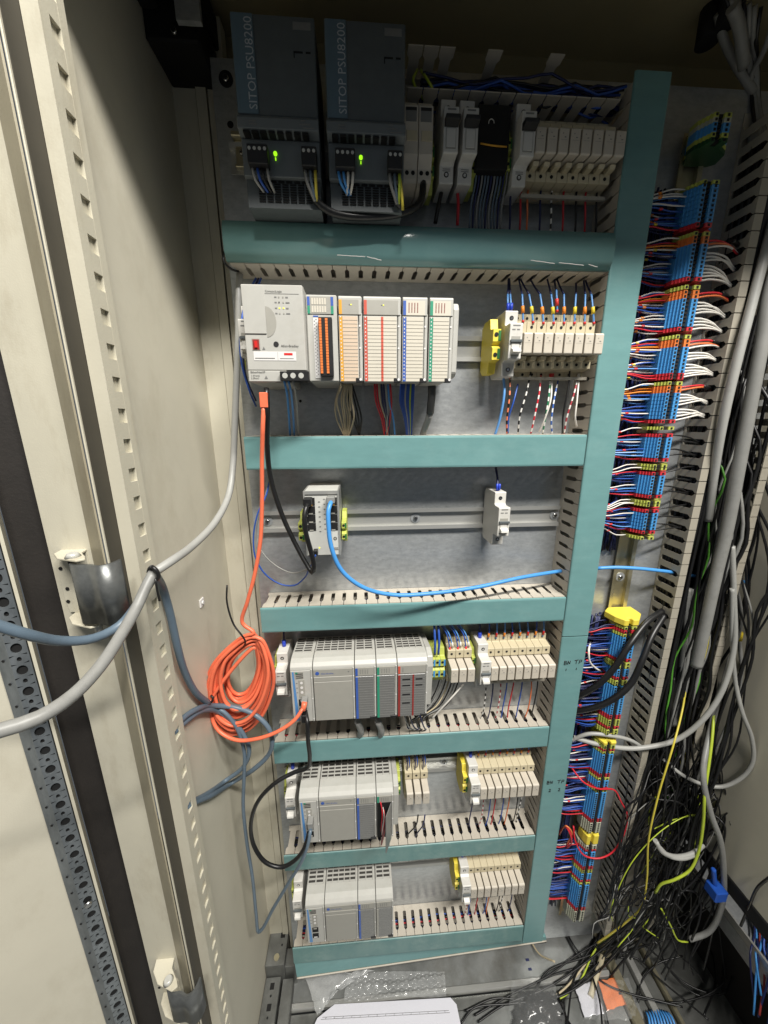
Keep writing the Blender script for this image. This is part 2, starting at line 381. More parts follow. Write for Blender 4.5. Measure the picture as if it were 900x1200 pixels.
while z < zt_:
    cell(rail, W0, W1, z, z+.0145, N, .0042, .0055); cell(rail, W0, W1, z+.0145, z+.0250, N, .0018, .0028, 10); z += .025
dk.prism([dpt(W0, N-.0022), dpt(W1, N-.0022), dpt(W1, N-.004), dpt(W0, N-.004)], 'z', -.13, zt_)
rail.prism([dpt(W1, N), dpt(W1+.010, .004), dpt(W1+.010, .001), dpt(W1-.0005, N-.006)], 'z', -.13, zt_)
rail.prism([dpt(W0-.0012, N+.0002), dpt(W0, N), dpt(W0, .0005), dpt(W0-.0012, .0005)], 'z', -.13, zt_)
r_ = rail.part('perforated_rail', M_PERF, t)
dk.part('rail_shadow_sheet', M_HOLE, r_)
b = MB()
z = -.12
while z < zt_-.02:
    q = Vector(rp(W1+.005, (N+.004)/2+.0003, z)); b.cyl(q, (nn.x-.6*dd.x*-1, nn.y+.6*dd.y, 0), .0013, .0006, 10); z += .0266
b.part('rail_hole', M_HOLE, r_)
q = dpt((W0+W1)/2, N); p = at(102, 1058, q[1]); b = MB(); b.cyl((q[0], q[1], p.z), (nn.x, nn.y, 0), .0042, .004, 16, 0, r2=.003); b.part('bolt', M_STEEL, t)
# hinges
def hinge(zc, label):
    t = thing('hinge', (-.115, -.17, zc), label, 'hinge', 'hinges of the cabinet door')
    h = .033; yf = -.1695
    b = MB(); b.prism([(-.1425, zc-h*.55), (-.1425, zc+h*.45), (-.134, zc+h), (-.112, zc+h), (-.112, zc+h*.35), (-.115, zc+h*.2), (-.115, zc-h*.2), (-.112, zc-h*.35), (-.112, zc-h), (-.140, zc-h)], 'y', yf, yf+.0025)
    b.part('hinge_leaf', M_POST, t, bevel=.0006)
    b = MB()
    for dx, dz in ((-.139,.016),(-.129,.022),(-.137,-.006),(-.126,-.012),(-.139,-.020),(-.127,.004)):
        b.cyl((dx, yf-.0003, zc+dz), (0,-1,0), .0018 if dz not in (.004,) else .0012, .0005, 12)
    b.part('leaf_hole', M_HOLE, t)
    for sgn in (1, -1):
        b = MB(); zz = zc+sgn*(h+.001)
        b.prism([(-.136, yf+.002), (-.134, yf-.010), (-.122, yf-.022), (-.100, yf-.030), (-.094, yf-.026), (-.098, yf-.02), (-.110, yf-.008), (-.112, yf+.002)], 'z', zz-.0011, zz+.0011)
        b.part('hinge_tab', M_POST, t, bevel=.0005)
    b = MB(); b.cyl((-.109, yf-.020, zc+h+.002), (0,0,1), .0065, .004, 16, 0, r2=.004); b.part('rivet', M_SCREWW, t)
    b = MB(); b.cyl((-.100, yf-.020, zc-h-.011), (0,0,1), .0035, .01, 12); b.part('hinge_pin', M_SCREWW, t)
    b = MB(); L = spline([Vector((x, y, 0)) for x, y in ((-.112,-.186),(-.108,-.197),(-.100,-.200),(-.090,-.200),(-.0795,-.2035),(-.0725,-.2005),(-.0690,-.194),(-.0680,-.187))], .002)
    b.ribbon([(q.x, q.y) for q in L], .0024, zc-.030, zc+.0305)
    for i in range(len(b.f)): b.sm.add(i)
    b.sm -= {0, 1}
    b.part('clasp', M_BLKMET, t)
hinge(at(105, 690, -.185).z, 'upper cabinet hinge with dark curved clasp beside the tied grey cables')
hinge(at(205, 1163, -.185).z, 'lower cabinet hinge with dark curved clasp at the foot of the frame')
# dark roof bracket, top left
t = thing('roof_bracket', (-.05, .02, 1.56), 'dark steel corner bracket under the roof at the upper left', 'bracket')
b = MB(); p = at(200, 20, .06); q = at(255, 70, .06)
b.box(-.074, -.010, -.06, .10, 1.585, 1.62); b.box(-.074, -.014, .02, .10, 1.545, 1.585); b.box(-.074, -.055, -.10, .02, 1.57, 1.60); b.part('bracket_body', M_HOLE, t, bevel=.002)
p = at(222, 3, .0); b = MB(); b.box(p.x-.014, p.x+.012, -.006, .0, p.z-.02, p.z+.02); b.part('tab', M_ZINC, t)
p = at(205, 38, .019); screw('screw', (p.x, .019, p.z), .004, t, False)
# floor
FZ = -.135
b = MB(); b.box(-.085, .72, .0, .115, FZ-.004, FZ); tag(b.part('floor', M_FLOOR, bevel=.0008), kind='structure')
b = MB(); b.box(-.085, .72, -.0115, -.001, FZ-.006, FZ+.006); tag(b.part('floor_ledge', M_RAIL, bevel=.0015), kind='structure')
b = MB(); b.box(-.085, .72, -.032, -.013, FZ-.012, FZ-.006); tag(b.part('floor_groove', M_FLOORD, bevel=.001), kind='structure')
b = MB(); b.box(-.4, .72, -.60, -.0335, FZ-.012, FZ-.004); tag(b.part('floor_front', M_FLOOR, bevel=.001), kind='structure')
b = MB(); b.box(-.6, 1.6, -1.2, .6, FZ-.16, FZ-.15); tag(b.part('floor_below', M_FLOORD), kind='structure')
for i, (x0, x1, z1, m_) in enumerate(((.722,.742,.012,M_RAILY),(.744,.772,-.004,M_FLOORD),(.774,.788,.010,M_RAIL),(.79,.82,-.006,M_FLOORD),(.822,.83,.008,M_RAILY))):
    b = MB(); b.box(x0, x1, -.6, .115, FZ-.02, FZ+z1)
    tag(b.part('floor_beam', m_, bevel=.001), ['bright floor rail nearest the mounting plate','broad dark floor rail running to the front','bright narrow floor rail under the cable tangle','dark floor rail under the cable tangle','thin floor rail farthest right'][i], 'rail', 'floor rails running front to back')
b = MB(); b.box(.832, 1.10, -.6, .115, FZ-.05, FZ-.045); tag(b.part('floor_neighbour', M_FLOORD), kind='structure')
# slotted depth rail, lower left
t = thing('slotted_beam', (-.05, .0, FZ), 'grey steel floor beam with square slots at lower left corner', 'beam')
b = MB(); b.box(-.0735, -.031, .028, .10, FZ, -.062); b.box(-.031, -.006, .030, .06, FZ, -.075); b.part('beam_block', M_FLOORD, t, bevel=.001)
b = MB(); b.box(-.0735, -.040, -.40, .027, FZ, -.098); b.part('beam_body', M_FLOORD, t, bevel=.001)
b = MB(); b.box(-.036, -.012, -.40, .026, FZ, -.105); b.part('beam_step', M_FLOORD, t, bevel=.001)
for k in range(14):
    b = MB(); y = .018-.030*k; b.box(-.061, -.052, y-.010, y, -.0979, -.0975); b.part('slot', M_HOLE, t)
    b = MB(); b.cyl((-.0565, y-.019, -.0979), (0,0,1), .002, .0004, 10); b.part('hole', M_HOLE, t)
b = MB(); b.cyl((-.05, .04, -.0625), (0,0,1), .006, .003, 14); b.part('bolt', M_RAILY, t)
b = MB(); b.box(-.048, -.038, .072, .082, -.0619, -.0615); b.cyl((-.042, .060, -.0619), (0,0,1), .002, .0005, 10); b.part('slot', M_HOLE, t)
# ------------------------------------------------------------------ ducts
PITCH = .0188
def finger_mesh(p=PITCH, d=PY, th=.0013, root_=.010, mouth=.036, m=M_DUCT, slot=.0032, head=0):
    h = p/2; b = MB()
    poly = [(-h, d-.001), (h, d-.001), (h, d-root_), (h-slot, d-root_-.001), (h-slot, d-mouth), (h-.0007, d-mouth-.004), (h-.0007, .0008), (-h+.0007, .0008), (-h+.0007, d-mouth-.004), (-h+slot, d-mouth), (-h+slot, d-root_-.001), (-h, d-root_)]
    b.prism(poly, 'z', -th/2, th/2)
    if head: b.box(-h+.0007, h-.0007, .0, .0016, th/2 if head < 0 else -th/2-.0, (th/2+.011) if head > 0 else -th/2-.011)
    return b.mesh('finger', m)
FM = finger_mesh(); FML = finger_mesh(root_=.010, mouth=.038, slot=.0037)
DUCTS = [(1.3137, 1.3589, 'large glossy teal duct cover under the power supplies'), (1.0529, 1.1005, 'teal covered duct right below the bright controller row'),
         (.7915, .8364, 'teal covered duct under the network switch'), (.5299, .5762, 'teal covered duct under the fourth row of modules'),
         (.2694, .3112, 'teal covered duct under the fifth row of modules'), (.0, .0491, 'lowest teal covered duct just above the floor')]
for i, (z0, z1, lab) in enumerate(DUCTS):
    t = thing('cable_duct', (.25, PY, z0), lab, 'cable duct', 'horizontal cable ducts on the plate')
    b = MB(); b.box(.0005, .4995, PY-.0015, PY-.0002, z0+.001, z1-.001); b.part('duct_back', M_DUCT, t)
    n = 26; f = FM if i < 3 else FML
    for k in range(n+1):
        x = .0015+PITCH/2+k*(.497-PITCH)/n
        inst('finger', f, t, (x-.25, -PY, z1-z0-.0008)); inst('finger', f, t, (x-.25, -PY, .0008))
    c = MB(); bulge = .006 if i == 0 else .0008
    a0, a1 = z0+.0006, z1-.0006
    if i == 0:
        prof = [(-.0005, a1), (-.006, a1-.0012), (-.0095, a1-.009), (-.0105, a1-.020), (-.0095, a1-.034), (-.0045, a0+.0008), (-.0005, a0), (.0008, a0+.0015), (.0008, a1-.0015)]
    else:
        prof = [(-.0006, a1), (-.0020, a1-.0008), (-.0026, a1-.003), (-.0026, a0+.003), (-.0020, a0+.0008), (-.0006, a0), (.0006, a0+.0012), (.0006, a1-.0012)]
    c.prism(prof, 'x', .0, .4985)
    if i == 0:
        for j in range(2, len(c.f)): c.sm.add(j)
    o = c.part('duct_cover', M_TEALW if i > 3 else (M_TEALG if i == 0 else M_TEAL), t)
    if i in (4, 5):
        pass
# glints of clear tape on the first cover, painted as thin white strips
t = None
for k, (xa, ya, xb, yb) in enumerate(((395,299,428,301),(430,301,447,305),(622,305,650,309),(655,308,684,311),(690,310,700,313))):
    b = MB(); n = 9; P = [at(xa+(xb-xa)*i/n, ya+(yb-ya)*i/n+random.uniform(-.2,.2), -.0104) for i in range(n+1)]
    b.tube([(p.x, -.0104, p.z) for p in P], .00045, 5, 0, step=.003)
    tag(b.part('glint_strip', M_LABEL), 'thin white painted glint on the large glossy duct cover, '+ORD[k]+' from the left', 'glint', 'painted glints on the top duct cover')
# open wiring duct at the top
t = thing('open_duct', (.36, PY, 1.50), 'coverless slotted duct full of dark blue wires under the roof', 'cable duct')
b = MB(); b.box(.225, .4995, PY-.0015, PY-.0002, 1.500, 1.555); b.part('duct_back', M_RDUCT, t)
for k in range(14):
    inst('finger', FM, t, (.235+k*PITCH-.36, -PY, .0008)); 
    if k < 3 or k in (5, 9): inst('finger', FM, t, (.235+k*PITCH-.36, -PY, .040))
def bundle(name, label, x0, x1, y, z, n, r, mats_, amp=.006, group=None):
    b = MB()
    for k in range(n):
        ph = random.random()*6; P = []
        yy = y+random.uniform(-1, 1)*amp; zz = z+random.uniform(-1, 1)*amp
        for j in range(9):
            P.append((x0+(x1-x0)*j/8, yy+random.uniform(-1, 1)*amp*.4, zz+random.uniform(-1, 1)*amp*.5))
        b.tube(P, r, 5, random.randrange(len(mats_)), step=.02)
    return tag(b.part(name, mats_), label, 'wires', group, 'stuff')
bundle('wire_bundle', 'dark blue wires heaped in the open top duct', .245, .497, .022, 1.517, 34, .0014, [M_NAVY, M_NAVY, M_BLKC, M_BLUW], .013)
for i, (z0, z1, lab) in enumerate(DUCTS):
    bundle('wire_bundle', 'mixed wires lying inside the '+lab.split(' teal')[0].replace('teal covered duct','')+' teal duct '+lab.split('duct ')[-1].replace('cover ',''), .01, .49, .03, z1-.020, 12, .0014, [M_NAVY, M_BLKC, M_NAVY, M_BLKC, M_BLUW, M_BLKC, M_REDW], .008, 'wires inside the horizontal ducts')
# vertical duct with teal cover
t = thing('cable_duct', (.524, PY, -.006), 'tall vertical teal covered duct right of all the module rows', 'cable duct')
b = MB(); b.box(.5005, .5475, PY-.0015, PY-.0002, -.004, 1.526); b.part('duct_back', M_DUCT, t)
z = -.004+PITCH/2
while z < 1.52:
    for x in (.5012, .5468): inst('finger', FM, t, (x-.524, -PY, z+.006), (0, math.pi/2, 0))
    z += PITCH
for z0, z1 in ((.7625, 1.5277), (-.006, .7602)):
    b = MB(); b.prism([(.5004,-.0006),(.5012,-.002),(.503,-.0026),(.545,-.0026),(.5468,-.002),(.5476,-.0006),(.5464,.0006),(.5016,.0006)], 'z', z0, z1); vc = b.part('duct_cover', M_TEAL, t)
    if z0 < 0:
        # hand written marks on the lower cover
        def strokes(px, py, sc, lines):
            o = at(px, py, -.0028); b = MB()
            for L in lines: b.tube([(o.x+x*sc, -.0027, o.z+z_*sc) for x, z_ in L], .0007, 4, 0, step=.001, raw=True)
            b.part('handwriting', M_INK, vc)
        B_ = [[(0,0),(0,1)],[(0,1),(.5,.9),(.5,.6),(0,.5)],[(0,.5),(.6,.4),(.5,0),(0,0)]]
        N_ = [[(.8,0),(.9,1)],[(.9,1),(1.3,.1)],[(1.3,.1),(1.45,1)]]
        T_ = [[(0,.9),(.9,1.05)],[(.45,1),(.4,0)]]
        P_ = [[(1.1,0),(1.2,1)],[(1.2,1),(1.75,.95),(1.7,.5),(1.15,.45)]]
        one = [[(0,0),(.1,.7)]]; two = [[(0,.8),(.3,1),(.5,.75),(0,0),(.6,.05)]]
        for (x, y, s1) in ((661, 779, .0075), (641, 919, .0075)):
            strokes(x, y, s1, B_+N_); strokes(x+12, y-1, s1, T_+P_)
        strokes(663, 786, .006, one); strokes(675, 785, .006, one); strokes(643, 928, .007, two); strokes(654, 927, .007, two)
# right duct, open
RP = .0203
FR = finger_mesh(RP, .046, .0016, .004, .0385, M_RDUCT, .0048, head=1)
FR2 = finger_mesh(RP, .046, .0016, .004, .0385, M_RDUCT, .0048, head=-1)
t = thing('cable_duct', (.757, PY, -.03), 'wide open vertical duct at right crammed with cables', 'cable duct')
b = MB(); b.box(.70, .815, PY-.0015, PY-.0002, -.03, 1.53); b.part('duct_back', M_RDUCT, t)
z = -.02
while z < 1.52:
    inst('finger', FR, t, (.7005-.757, .006-PY, z+.03), (0, math.pi/2, 0))
    inst('finger', FR2, t, (.8145-.757, .006-PY, z+.03), (0, math.pi/2, 0)); z += RP
# ------------------------------------------------------------------ rails
RZ = [1.449, 1.225, .9635, .71, .452, .194]
RNAMES = ['first', 'second', 'third', 'fourth', 'fifth', 'sixth']
rl = ['zinc rail carrying the power supplies and top breakers', 'zinc rail behind the bright controller and its modules', 'bare zinc rail carrying the network switch', 'zinc rail behind the fourth row of modules', 'zinc rail behind the fifth row of modules', 'zinc rail behind the lowest row of modules']
RPROF = [(PY-.0002,-.0125),(.0455,-.0125),(.0445,-.0175),(.0435,-.0175),(.0442,-.0112),(PY-.0015,-.0112),(PY-.0015,.0112),(.0442,.0112),(.0435,.0175),(.0445,.0175),(.0455,.0125),(PY-.0002,.0125)]
for i, z in enumerate(RZ):
    t = thing('mounting_rail', (.25, PY, z), rl[i], 'rail', 'horizontal mounting rails')
    b = MB(); b.prism([(y, z+q) for y, q in RPROF], 'x', .002, .498); b.part('rail_profile', M_RAIL, t)
    if i in (2, 4, 5):
        for px in ((313, 487, 572, 650) if i == 2 else ((520,) if i == 4 else (479,))):
            x = at(px, 604 if i == 2 else (902 if i == 4 else 1013), .049).x; screw('screw', (x, PY-.0018, z), .0042, t)
t = thing('mounting_rail', (.629, PY, .0), 'vertical rail carrying the blue terminal column', 'rail')
b = MB(); b.prism([(.629+q, y) for y, q in RPROF], 'z', -.02, 1.50); b.part('rail_profile', M_RAILY, t)
p = at(722, 676, .05); screw('screw', (.629, PY-.0018, p.z), .0045, t)
# ------------------------------------------------------------------ device builders
def dot(b, x, y, z, r, m, n=10): b.cyl((x, y, z), (0,-1,0), r, .0004, n, m)
def mcb_at(x, zc, label, black=False, group='miniature circuit breakers'):
    """single pole breaker, left face at x"""
    w = .0176; t = thing('circuit_breaker', (x+w/2, .045, zc), label, 'circuit breaker', group)
    b = MB(); b.prism([(.046,-.036),(.040,-.0425),(.001,-.0425),(.0,-.0415),(.0,-.0245),(-.004,-.0225),(-.0185,-.0225),(-.0195,-.0215),(-.0195,.0215),(-.0185,.0225),(-.004,.0225),(.0,.0245),(.0,.0415),(.001,.0425),(.040,.0425),(.046,.036)], 'x', x, x+w)
    b.v = [(p[0], p[1], p[2]+zc) for p in b.v]; b.part('body', M_WHITE, t, bevel=.0005)
    b = MB(); b.box(x+.0028, x+w-.0028, -.0199, -.0190, zc-.0185, zc+.006, 0); b.part('lever_recess', M_PLCG, t)
    b = MB()
    if black: b.prism([(-.0195, zc+.002),(-.0295, zc+.0045),(-.0300, zc+.0085),(-.0195, zc+.0095)], 'x', x+.0005, x+w-.0005)
    else: b.prism([(-.0195, zc-.008),(-.0265, zc-.011),(-.0275, zc-.0145),(-.0195, zc-.0165)], 'x', x+.003, x+w-.003)
    b.part('lever', M_BLK if black else M_WHITE, t, bevel=.0004)
    if not black:
        b = MB(); b.box(x+.0012, x+w-.0005, -.0225, -.0190, zc-.0015, zc+.0018); b.part('lever_slot', M_PSUD, t, bevel=.0004)
    b = MB(); b.box(x+.0035, x+w-.0035, -.0203, -.0198, zc-.017, zc+.001 if black else zc-.002); b.part('lever_plate', M_WHITE, t, bevel=.0003)
    for dz in (.033, -.033):
        b = MB(); dot(b, x+w/2, .0001, zc+dz, .0030, 0, 14); dot(b, x+w/2, -.0002, zc+dz, .0019, 1); b.part('terminal_screw', [M_HOLE, M_STEEL], t)
    b = MB()
    for dz, w0, w1 in ((.0185,.004,.014),(.0135,.003,.0075),(.0135,.0095,.0135)): b.box(x+w0, x+w1, -.0197, -.0192, zc+dz, zc+dz+.0016)
    if black:
        for dz in (-.0275, -.0295): b.box(x+.004, x+w-.004, -.0003, .0002, zc+dz, zc+dz+.0007)
    b.part('print', M_PRINT, t)
    return t
FPROF_T = [(.046,-.036),(.030,-.0425),(.0235,-.0425),(.0235,-.0345),(.0065,-.0325),(.0065,-.0215),(.012,-.0195),(.012,.012),(.0065,.0135),(.0065,.0285),(.0235,.0315),(.0235,.0425),(.030,.0425),(.046,.036)]
def make_fuse():
    w = .0138; t = bpy.data.objects.new('fuse_terminal', None); COL.objects.link(t); t.empty_display_size = .01
    b = MB(); b.prism(FPROF_T, 'x', -w/2, w/2); b.part('base', M_CREAM, t, bevel=.0004, local=True)
    b = MB(); b.prism([(.0115,-.0150),(-.0165,-.0172),(-.0180,-.0160),(-.0180,.0080),(-.0160,.0098),(.0115,.0116)], 'x', -w/2+.0009, w/2-.0009); b.part('fuse_carrier', M_FUSE, t, bevel=.0005, local=True)
    b = MB(); b.box(-.0022, -.0012, -.0183, -.0179, .0026, .0036); b.box(.0002, .0024, -.0183, -.0179, -.0010, -.0002); b.box(-.0040, .0038, -.0181, -.0179, -.0034, -.0032); b.part('indicator', M_PRINT, t, local=True)
    b = MB(); b.prism([(.0115,-.0165),(-.006,-.0185),(-.004,-.0225),(.0115,-.0235)], 'x', -.002, .0052); b.part('release_tab', M_CREAM, t, local=True)
    for z in (.0215, -.0270): 
        b = MB(); dot(b, 0, .0066, z, .0021, 0, 10); b.part('terminal_hole', M_HOLE, t, local=True)
    for z in (.0370, -.0385):
        b = MB(); dot(b, 0, .0236, z, .0020, 0, 10); b.part('terminal_hole', M_HOLE, t, local=True)
    return t
FUSE0 = make_fuse(); used = False
def fuse_at(x, z, label, group):
    global used
    o = FUSE0 if not used else copy_tree(FUSE0); used = True
    o.location = (x, 0, z); return tag(o, label, 'fuse terminal', group)
FP = .0142
ROWS_F = [(0, .3768, 'under the roof at top right'), (1, .3822, 'on the bright second rail'), (3, .3736, 'on the fourth rail, above the handwritten cover'), (4, .3712, 'on the fifth rail'), (5, .3675, 'on the lowest rail')]
for r, x0, where in ROWS_F:
    for k in range(8):
        fuse_at(x0+FP*(k+.5), RZ[r], ORD[k]+' pale fuse terminal from the white breaker '+where, 'rows of pale fuse terminals')
    b = MB(); b.box(x0, x0+8*FP, .012, .016, RZ[r]-.047, RZ[r]-.0430); tag(b.part('jumper_bar', M_RDUCT), 'cream jumper bar under the fuse terminals '+where, 'jumper bar', 'jumper bars under fuse rows')
def ground_at(x, z, label, m=M_YG, w=.0062, g2=M_GRN, yf=.004, h=.030):
    t = thing('ground_terminal', (x+w/2, .045, z), label, 'terminal', 'green and yellow ground terminals')
    b = MB(); b.prism([(.046,-h*.8),(.036,-h),(.014,-h),(.010,-h*.6),(yf,-h*.55),(yf,-.004),(yf+.006,0),(yf,.004),(yf,h*.55),(.010,h*.6),(.014,h),(.036,h),(.046,h*.8)], 'x', x, x+w); b.v = [(p[0],p[1],p[2]+z) for p in b.v]; b.part('body', m, t, bevel=.0004)
    b = MB(); b.box(x+w*.66, x+w*.99, yf-.0006, yf+.002, z-h*.5, z-.005); b.box(x+w*.66, x+w*.99, yf-.0006, yf+.002, z+.005, z+h*.5); b.part('stripe', g2, t)
    b = MB()
    for dz in (-h*.36, h*.36): dot(b, x+w*.4, yf-.0003, z+dz, w*.26, 0)
    b.part('terminal_hole', M_HOLE, t)
    return t
# ------------------------------------------------------------------ row 1: power supplies etc
def supply(x0, zc0, label):
    w = .0845; zt, zb = 1.520, 1.358; yf = -.045
    t = thing('power_supply', (x0+w/2, .045, zb), label, 'power supply', 'dark grey power supplies')
    zm = 1.4360
    b = MB(); b.box(x0, x0+w, yf, .044, zm, zt); b.part('housing', M_PSUD, t, bevel=.0012)
    b = MB(); b.box(x0+.001, x0+.0225, yf-.0012, yf, zm+.001, zt-.001); bd = b.part('brand_band', M_PSUB, t, bevel=.0004)
    b = MB(); b.prism([(yf-.001, zm-.0005),(yf-.004, zm-.004),(yf-.004, zm-.0135),(yf+.004, zm-.0165),(.04, zm-.0165),(.04, zm-.0005)], 'x', x0-.0005, x0+w+.0005); b.part('ledge', M_PSUL, t, bevel=.0006)
    b = MB(); b.box(x0, x0+w, yf+.006, .044, zm-.0510, zm-.0168); b.part('terminal_face', M_PSUL, t, bevel=.0008)
    b = MB(); b.box(x0+.001, x0+w-.001, yf+.012, .044, zb, zm-.0512); b.part('lower_housing', M_PSUD, t)
    for k in range(8):
        b = MB(); b.box(x0+.005+k*.0089, x0+.0115+k*.0089, yf-.0035, yf+.0055, zm-.0172, zm-.0150); b.part('slot', M_HOLE, t)
    b = MB()
    for r in range(8):
        for k in range(7): b.box(x0+.014+k*.0088, x0+.021+k*.0088, yf+.0112, yf+.0125, zm-.0556-r*.0024, zm-.0543-r*.0024)
    for k in range(8): b.box(x0+.010+k*.0088, x0+.0166+k*.0088, yf+.0108, yf+.0125, zm-.0535, zm-.0519)
    b.part('vent_slots', M_HOLE, t)
    text('lettering', 'SITOP PSU8200', .0118, (x0+.0215, yf-.0014, zm+.004), M_NAMEP, t, rz=math.pi/2, sx=.98)
    b = MB(); b.box(x0+w-.022, x0+w-.004, yf-.0004, yf, zt-.011, zt-.005); b.part('type_label', M_PRINT, t)
    b = MB(); b.box(x0+w-.022, x0+w-.013, yf-.0004, yf, zt-.030, zt-.0285); b.box(x0+w-.010, x0+w-.005, yf-.0004, yf, zt-.030, zt-.0285); b.box(x0+w-.0225, x0+w-.0215, yf-.0004, yf, zt-.034, zt-.0285); b.part('hatch_notch', M_HOLE, t)
    b = MB()
    for dx, dz, ln in ((.012,-.008,.007),(.012,-.0105,.008),(w-.018,-.006,.005),(w-.020,-.009,.012),(w-.016,-.012,.012)): b.box(x0+dx, x0+dx+ln, yf-.0044, yf-.0039, zm+dz, zm+dz+.0010)
    b.part('print', M_PRINT, t)
    b = MB(); p = (x0+.036, yf+.0058, zm-.030); b.cyl(p, (0,-1,0), .0020, .0016, 12); b.box(p[0]-.0005, p[0]+.0005, yf+.0045, yf+.006, p[2]-.0058, p[2]-.0036); b.part('status_light', M_LED, t)
    for nm, a, n in (('output_connector', x0+.008, 4), ('input_connector', x0+w-.019, 3)):
        ww = n*.0054; b = MB(); b.box(a, a+ww, yf-.006, yf+.006, zm-.046, zm-.028); c = b.part(nm, M_BLK, t, bevel=.0008)
        for k in range(n):
            b = MB(); dot(b, a+.0027+k*.0054, yf-.0061, zm-.0325, .0017, 0); b.part('clamp_screw', M_SCREWW, c)
    return t
supply(.0388, 0, 'left dark grey power supply with lit green light'); supply(.1328, 0, 'right dark grey power supply beside the twin relays')
for i, x in enumerate((.2195, .2368)):
    wv = .0165; t = thing('relay_module', (x+wv/2, .045, 1.44), 'pale grey twin-hole relay module, '+('next to the power supply' if i == 0 else 'nearer the two breakers'), 'relay', 'pale relay modules')
    b = MB(); b.prism([(.046,1.404),(.01,1.396),(-.012,1.399),(-.014,1.402),(-.014,1.412),(-.020,1.424),(-.020,1.470),(-.012,1.474),(-.008,1.4805),(.03,1.4825),(.046,1.474)], 'x', x, x+wv); b.part('body', M_FUSE, t, bevel=.0006)
    b = MB(); b.box(x+.002, x+wv-.002, -.0206, -.0199, 1.4545, 1.4675, 0); b.box(x+.002, x+wv-.002, -.0208, -.0205, 1.4645, 1.4675, 1); b.part('type_label', [M_PRINT, M_INK], t)
    b = MB(); b.box(x+.003, x+wv-.001, -.0208, -.0199, 1.436, 1.446); b.part('lid', M_CREAM, t, bevel=.0003)
    for dx in (.0045, .0118):
        b = MB(); dot(b, x+dx, -.0139, 1.4085, .0024, 0); b.part('terminal_hole', M_HOLE, t); b = MB(); dot(b, x+dx, -.0085, 1.4770, .0018, 0); b.part('terminal_hole', M_HOLE, t)
mcb_at(.2660, RZ[0], 'white breaker with black lever above a black wire, top row', True)
mcb_at(.2892, RZ[0], 'white breaker with black lever above a red wire, top row', True)
mcb_at(.3585, RZ[0], 'white breaker with black lever left of the top fuse terminals', True)
# black connector block with navy/grey wires
t = thing('connector_block', (.326, .02, 1.42), 'black plug-in wiring block with a brass jumper, top row', 'connector')
b = MB(); b.box(.3105, .3505, -.004, .046, 1.421, 1.486); b.part('body', M_HOLE, t, bevel=.001)
b = MB(); p = at(563, 168, -.006); q = at(594, 172, -.006); b.tube([p, (p+q)/2+Vector((0,0,-.0006)), q], .0009, 6); b.part('jumper', M_AMBSTRIP, t)
b = MB(); p = at(576, 140, -.005); b.tube([p+Vector((-.0032,0,-.004)), p+Vector((-.0028,0,-.0012)), p+Vector((0,0,.0006)), p+Vector((.0028,0,-.0012)), p+Vector((.0034,0,-.0035))], .0005, 5, step=.001); b.part('loop', M_WHTW, t)
ground_at(.3512, RZ[0]-.006, 'yellow green terminal left of the third top-row breaker'); ground_at(.3070, RZ[0]-.012, 'yellow green terminal right of the second top-row breaker'); ground_at(.2540, RZ[0]-.018, 'yellow green terminal between relays and first top breaker')
# ------------------------------------------------------------------ row 2: controller
def strip_door(b, x0, x1, y, z0, z1, n, mline=1, gap=.0004):
    for k in range(1, n): 
        z = z0+(z1-z0)*k/n; b.box(x0, x1, y-.0002, y+.0002, z-gap/2, z+gap/2, mline)
yf = -.058
t = thing('programmable_controller', (.08, .045, 1.168), 'cream programmable controller with a red switch and orange connector', 'controller')
zT, zB = 1.2715, 1.1665; X0, X1, X2 = .0295, .0985, .1370
b = MB(); b.prism([(X0,yf),(X1,yf),(X1+.001,yf+.004),(X1+.001,.044),(X0,.044)], 'z', zB+.013, zT); b.box(X0, X0+.046, yf, .044, zB, zB+.0128); b.part('housing', M_PLC, t, bevel=.0008)
b = MB(); b.box(X1+.0015, X2, yf+.014, .044, zB+.002, zT-.005); b.part('io_housing', M_PLC, t, bevel=.0012)
b = MB(); b.box(X0+.0005, X0+.0255, yf-.0012, yf, 1.2195, zT-.001); b.part('flap_door', M_PLC, t, bevel=.0004)
b = MB(); b.prism([(X0+.026+.0115*math.sin(a), 1.2375-.0105*0+ .0165*math.cos(a)-.005) for a in [math.pi*k/10 for k in range(11)]], 'y', yf-.0004, yf); b.part('finger_recess', M_PLCG, t)
b = MB(); b.box(X0+.0075, X0+.0170, yf-.0004, yf, 1.2015, 1.2145, 0); b.box(X0+.0085, X0+.0160, yf-.0008, yf-.0004, 1.2025, 1.2135, 1); b.box(X0+.0108, X0+.0140, yf-.0022, yf-.0006, 1.2045, 1.2115, 2); b.part('mode_switch', [M_PLCG, M_DKRED, M_REDP], t)
c_ = (X0+.0355, yf-.0003, 1.2085); b = MB(); dot(b, c_[0], yf, c_[2], .0031, 0, 16); b.part('emblem', M_INK, t)
text('lettering', 'Allen-Bradley', .0038, (X0+.041, yf-.0004, 1.2055), M_INK, t)
text('lettering', 'CompactLogix', .0032, (X0+.0270, yf-.0004, 1.2635), M_INK, t)
text('lettering', 'EtherNet/IP', .0036, (X0+.003, yf-.0004, 1.1762), M_INK, t); text('lettering', '1 (Front)\n2 (Rear)', .0028, (X0+.0032, yf-.0004, 1.1725), M_INK, t)
b = MB(); b.box(X0+.0265, X1-.004, yf-.0003, yf, 1.2620, 1.2623)
for k, z in enumerate((1.2580, 1.2525, 1.2465, 1.2410)):
    b.box(X0+.037, X0+.0395, yf-.0003, yf, z, z+.0013); b.box(X0+.0495, X0+.0525+.0015*(k%2), yf-.0003, yf, z-.0002, z+.0012)
b.part('print', M_PRINT, t)
b = MB()
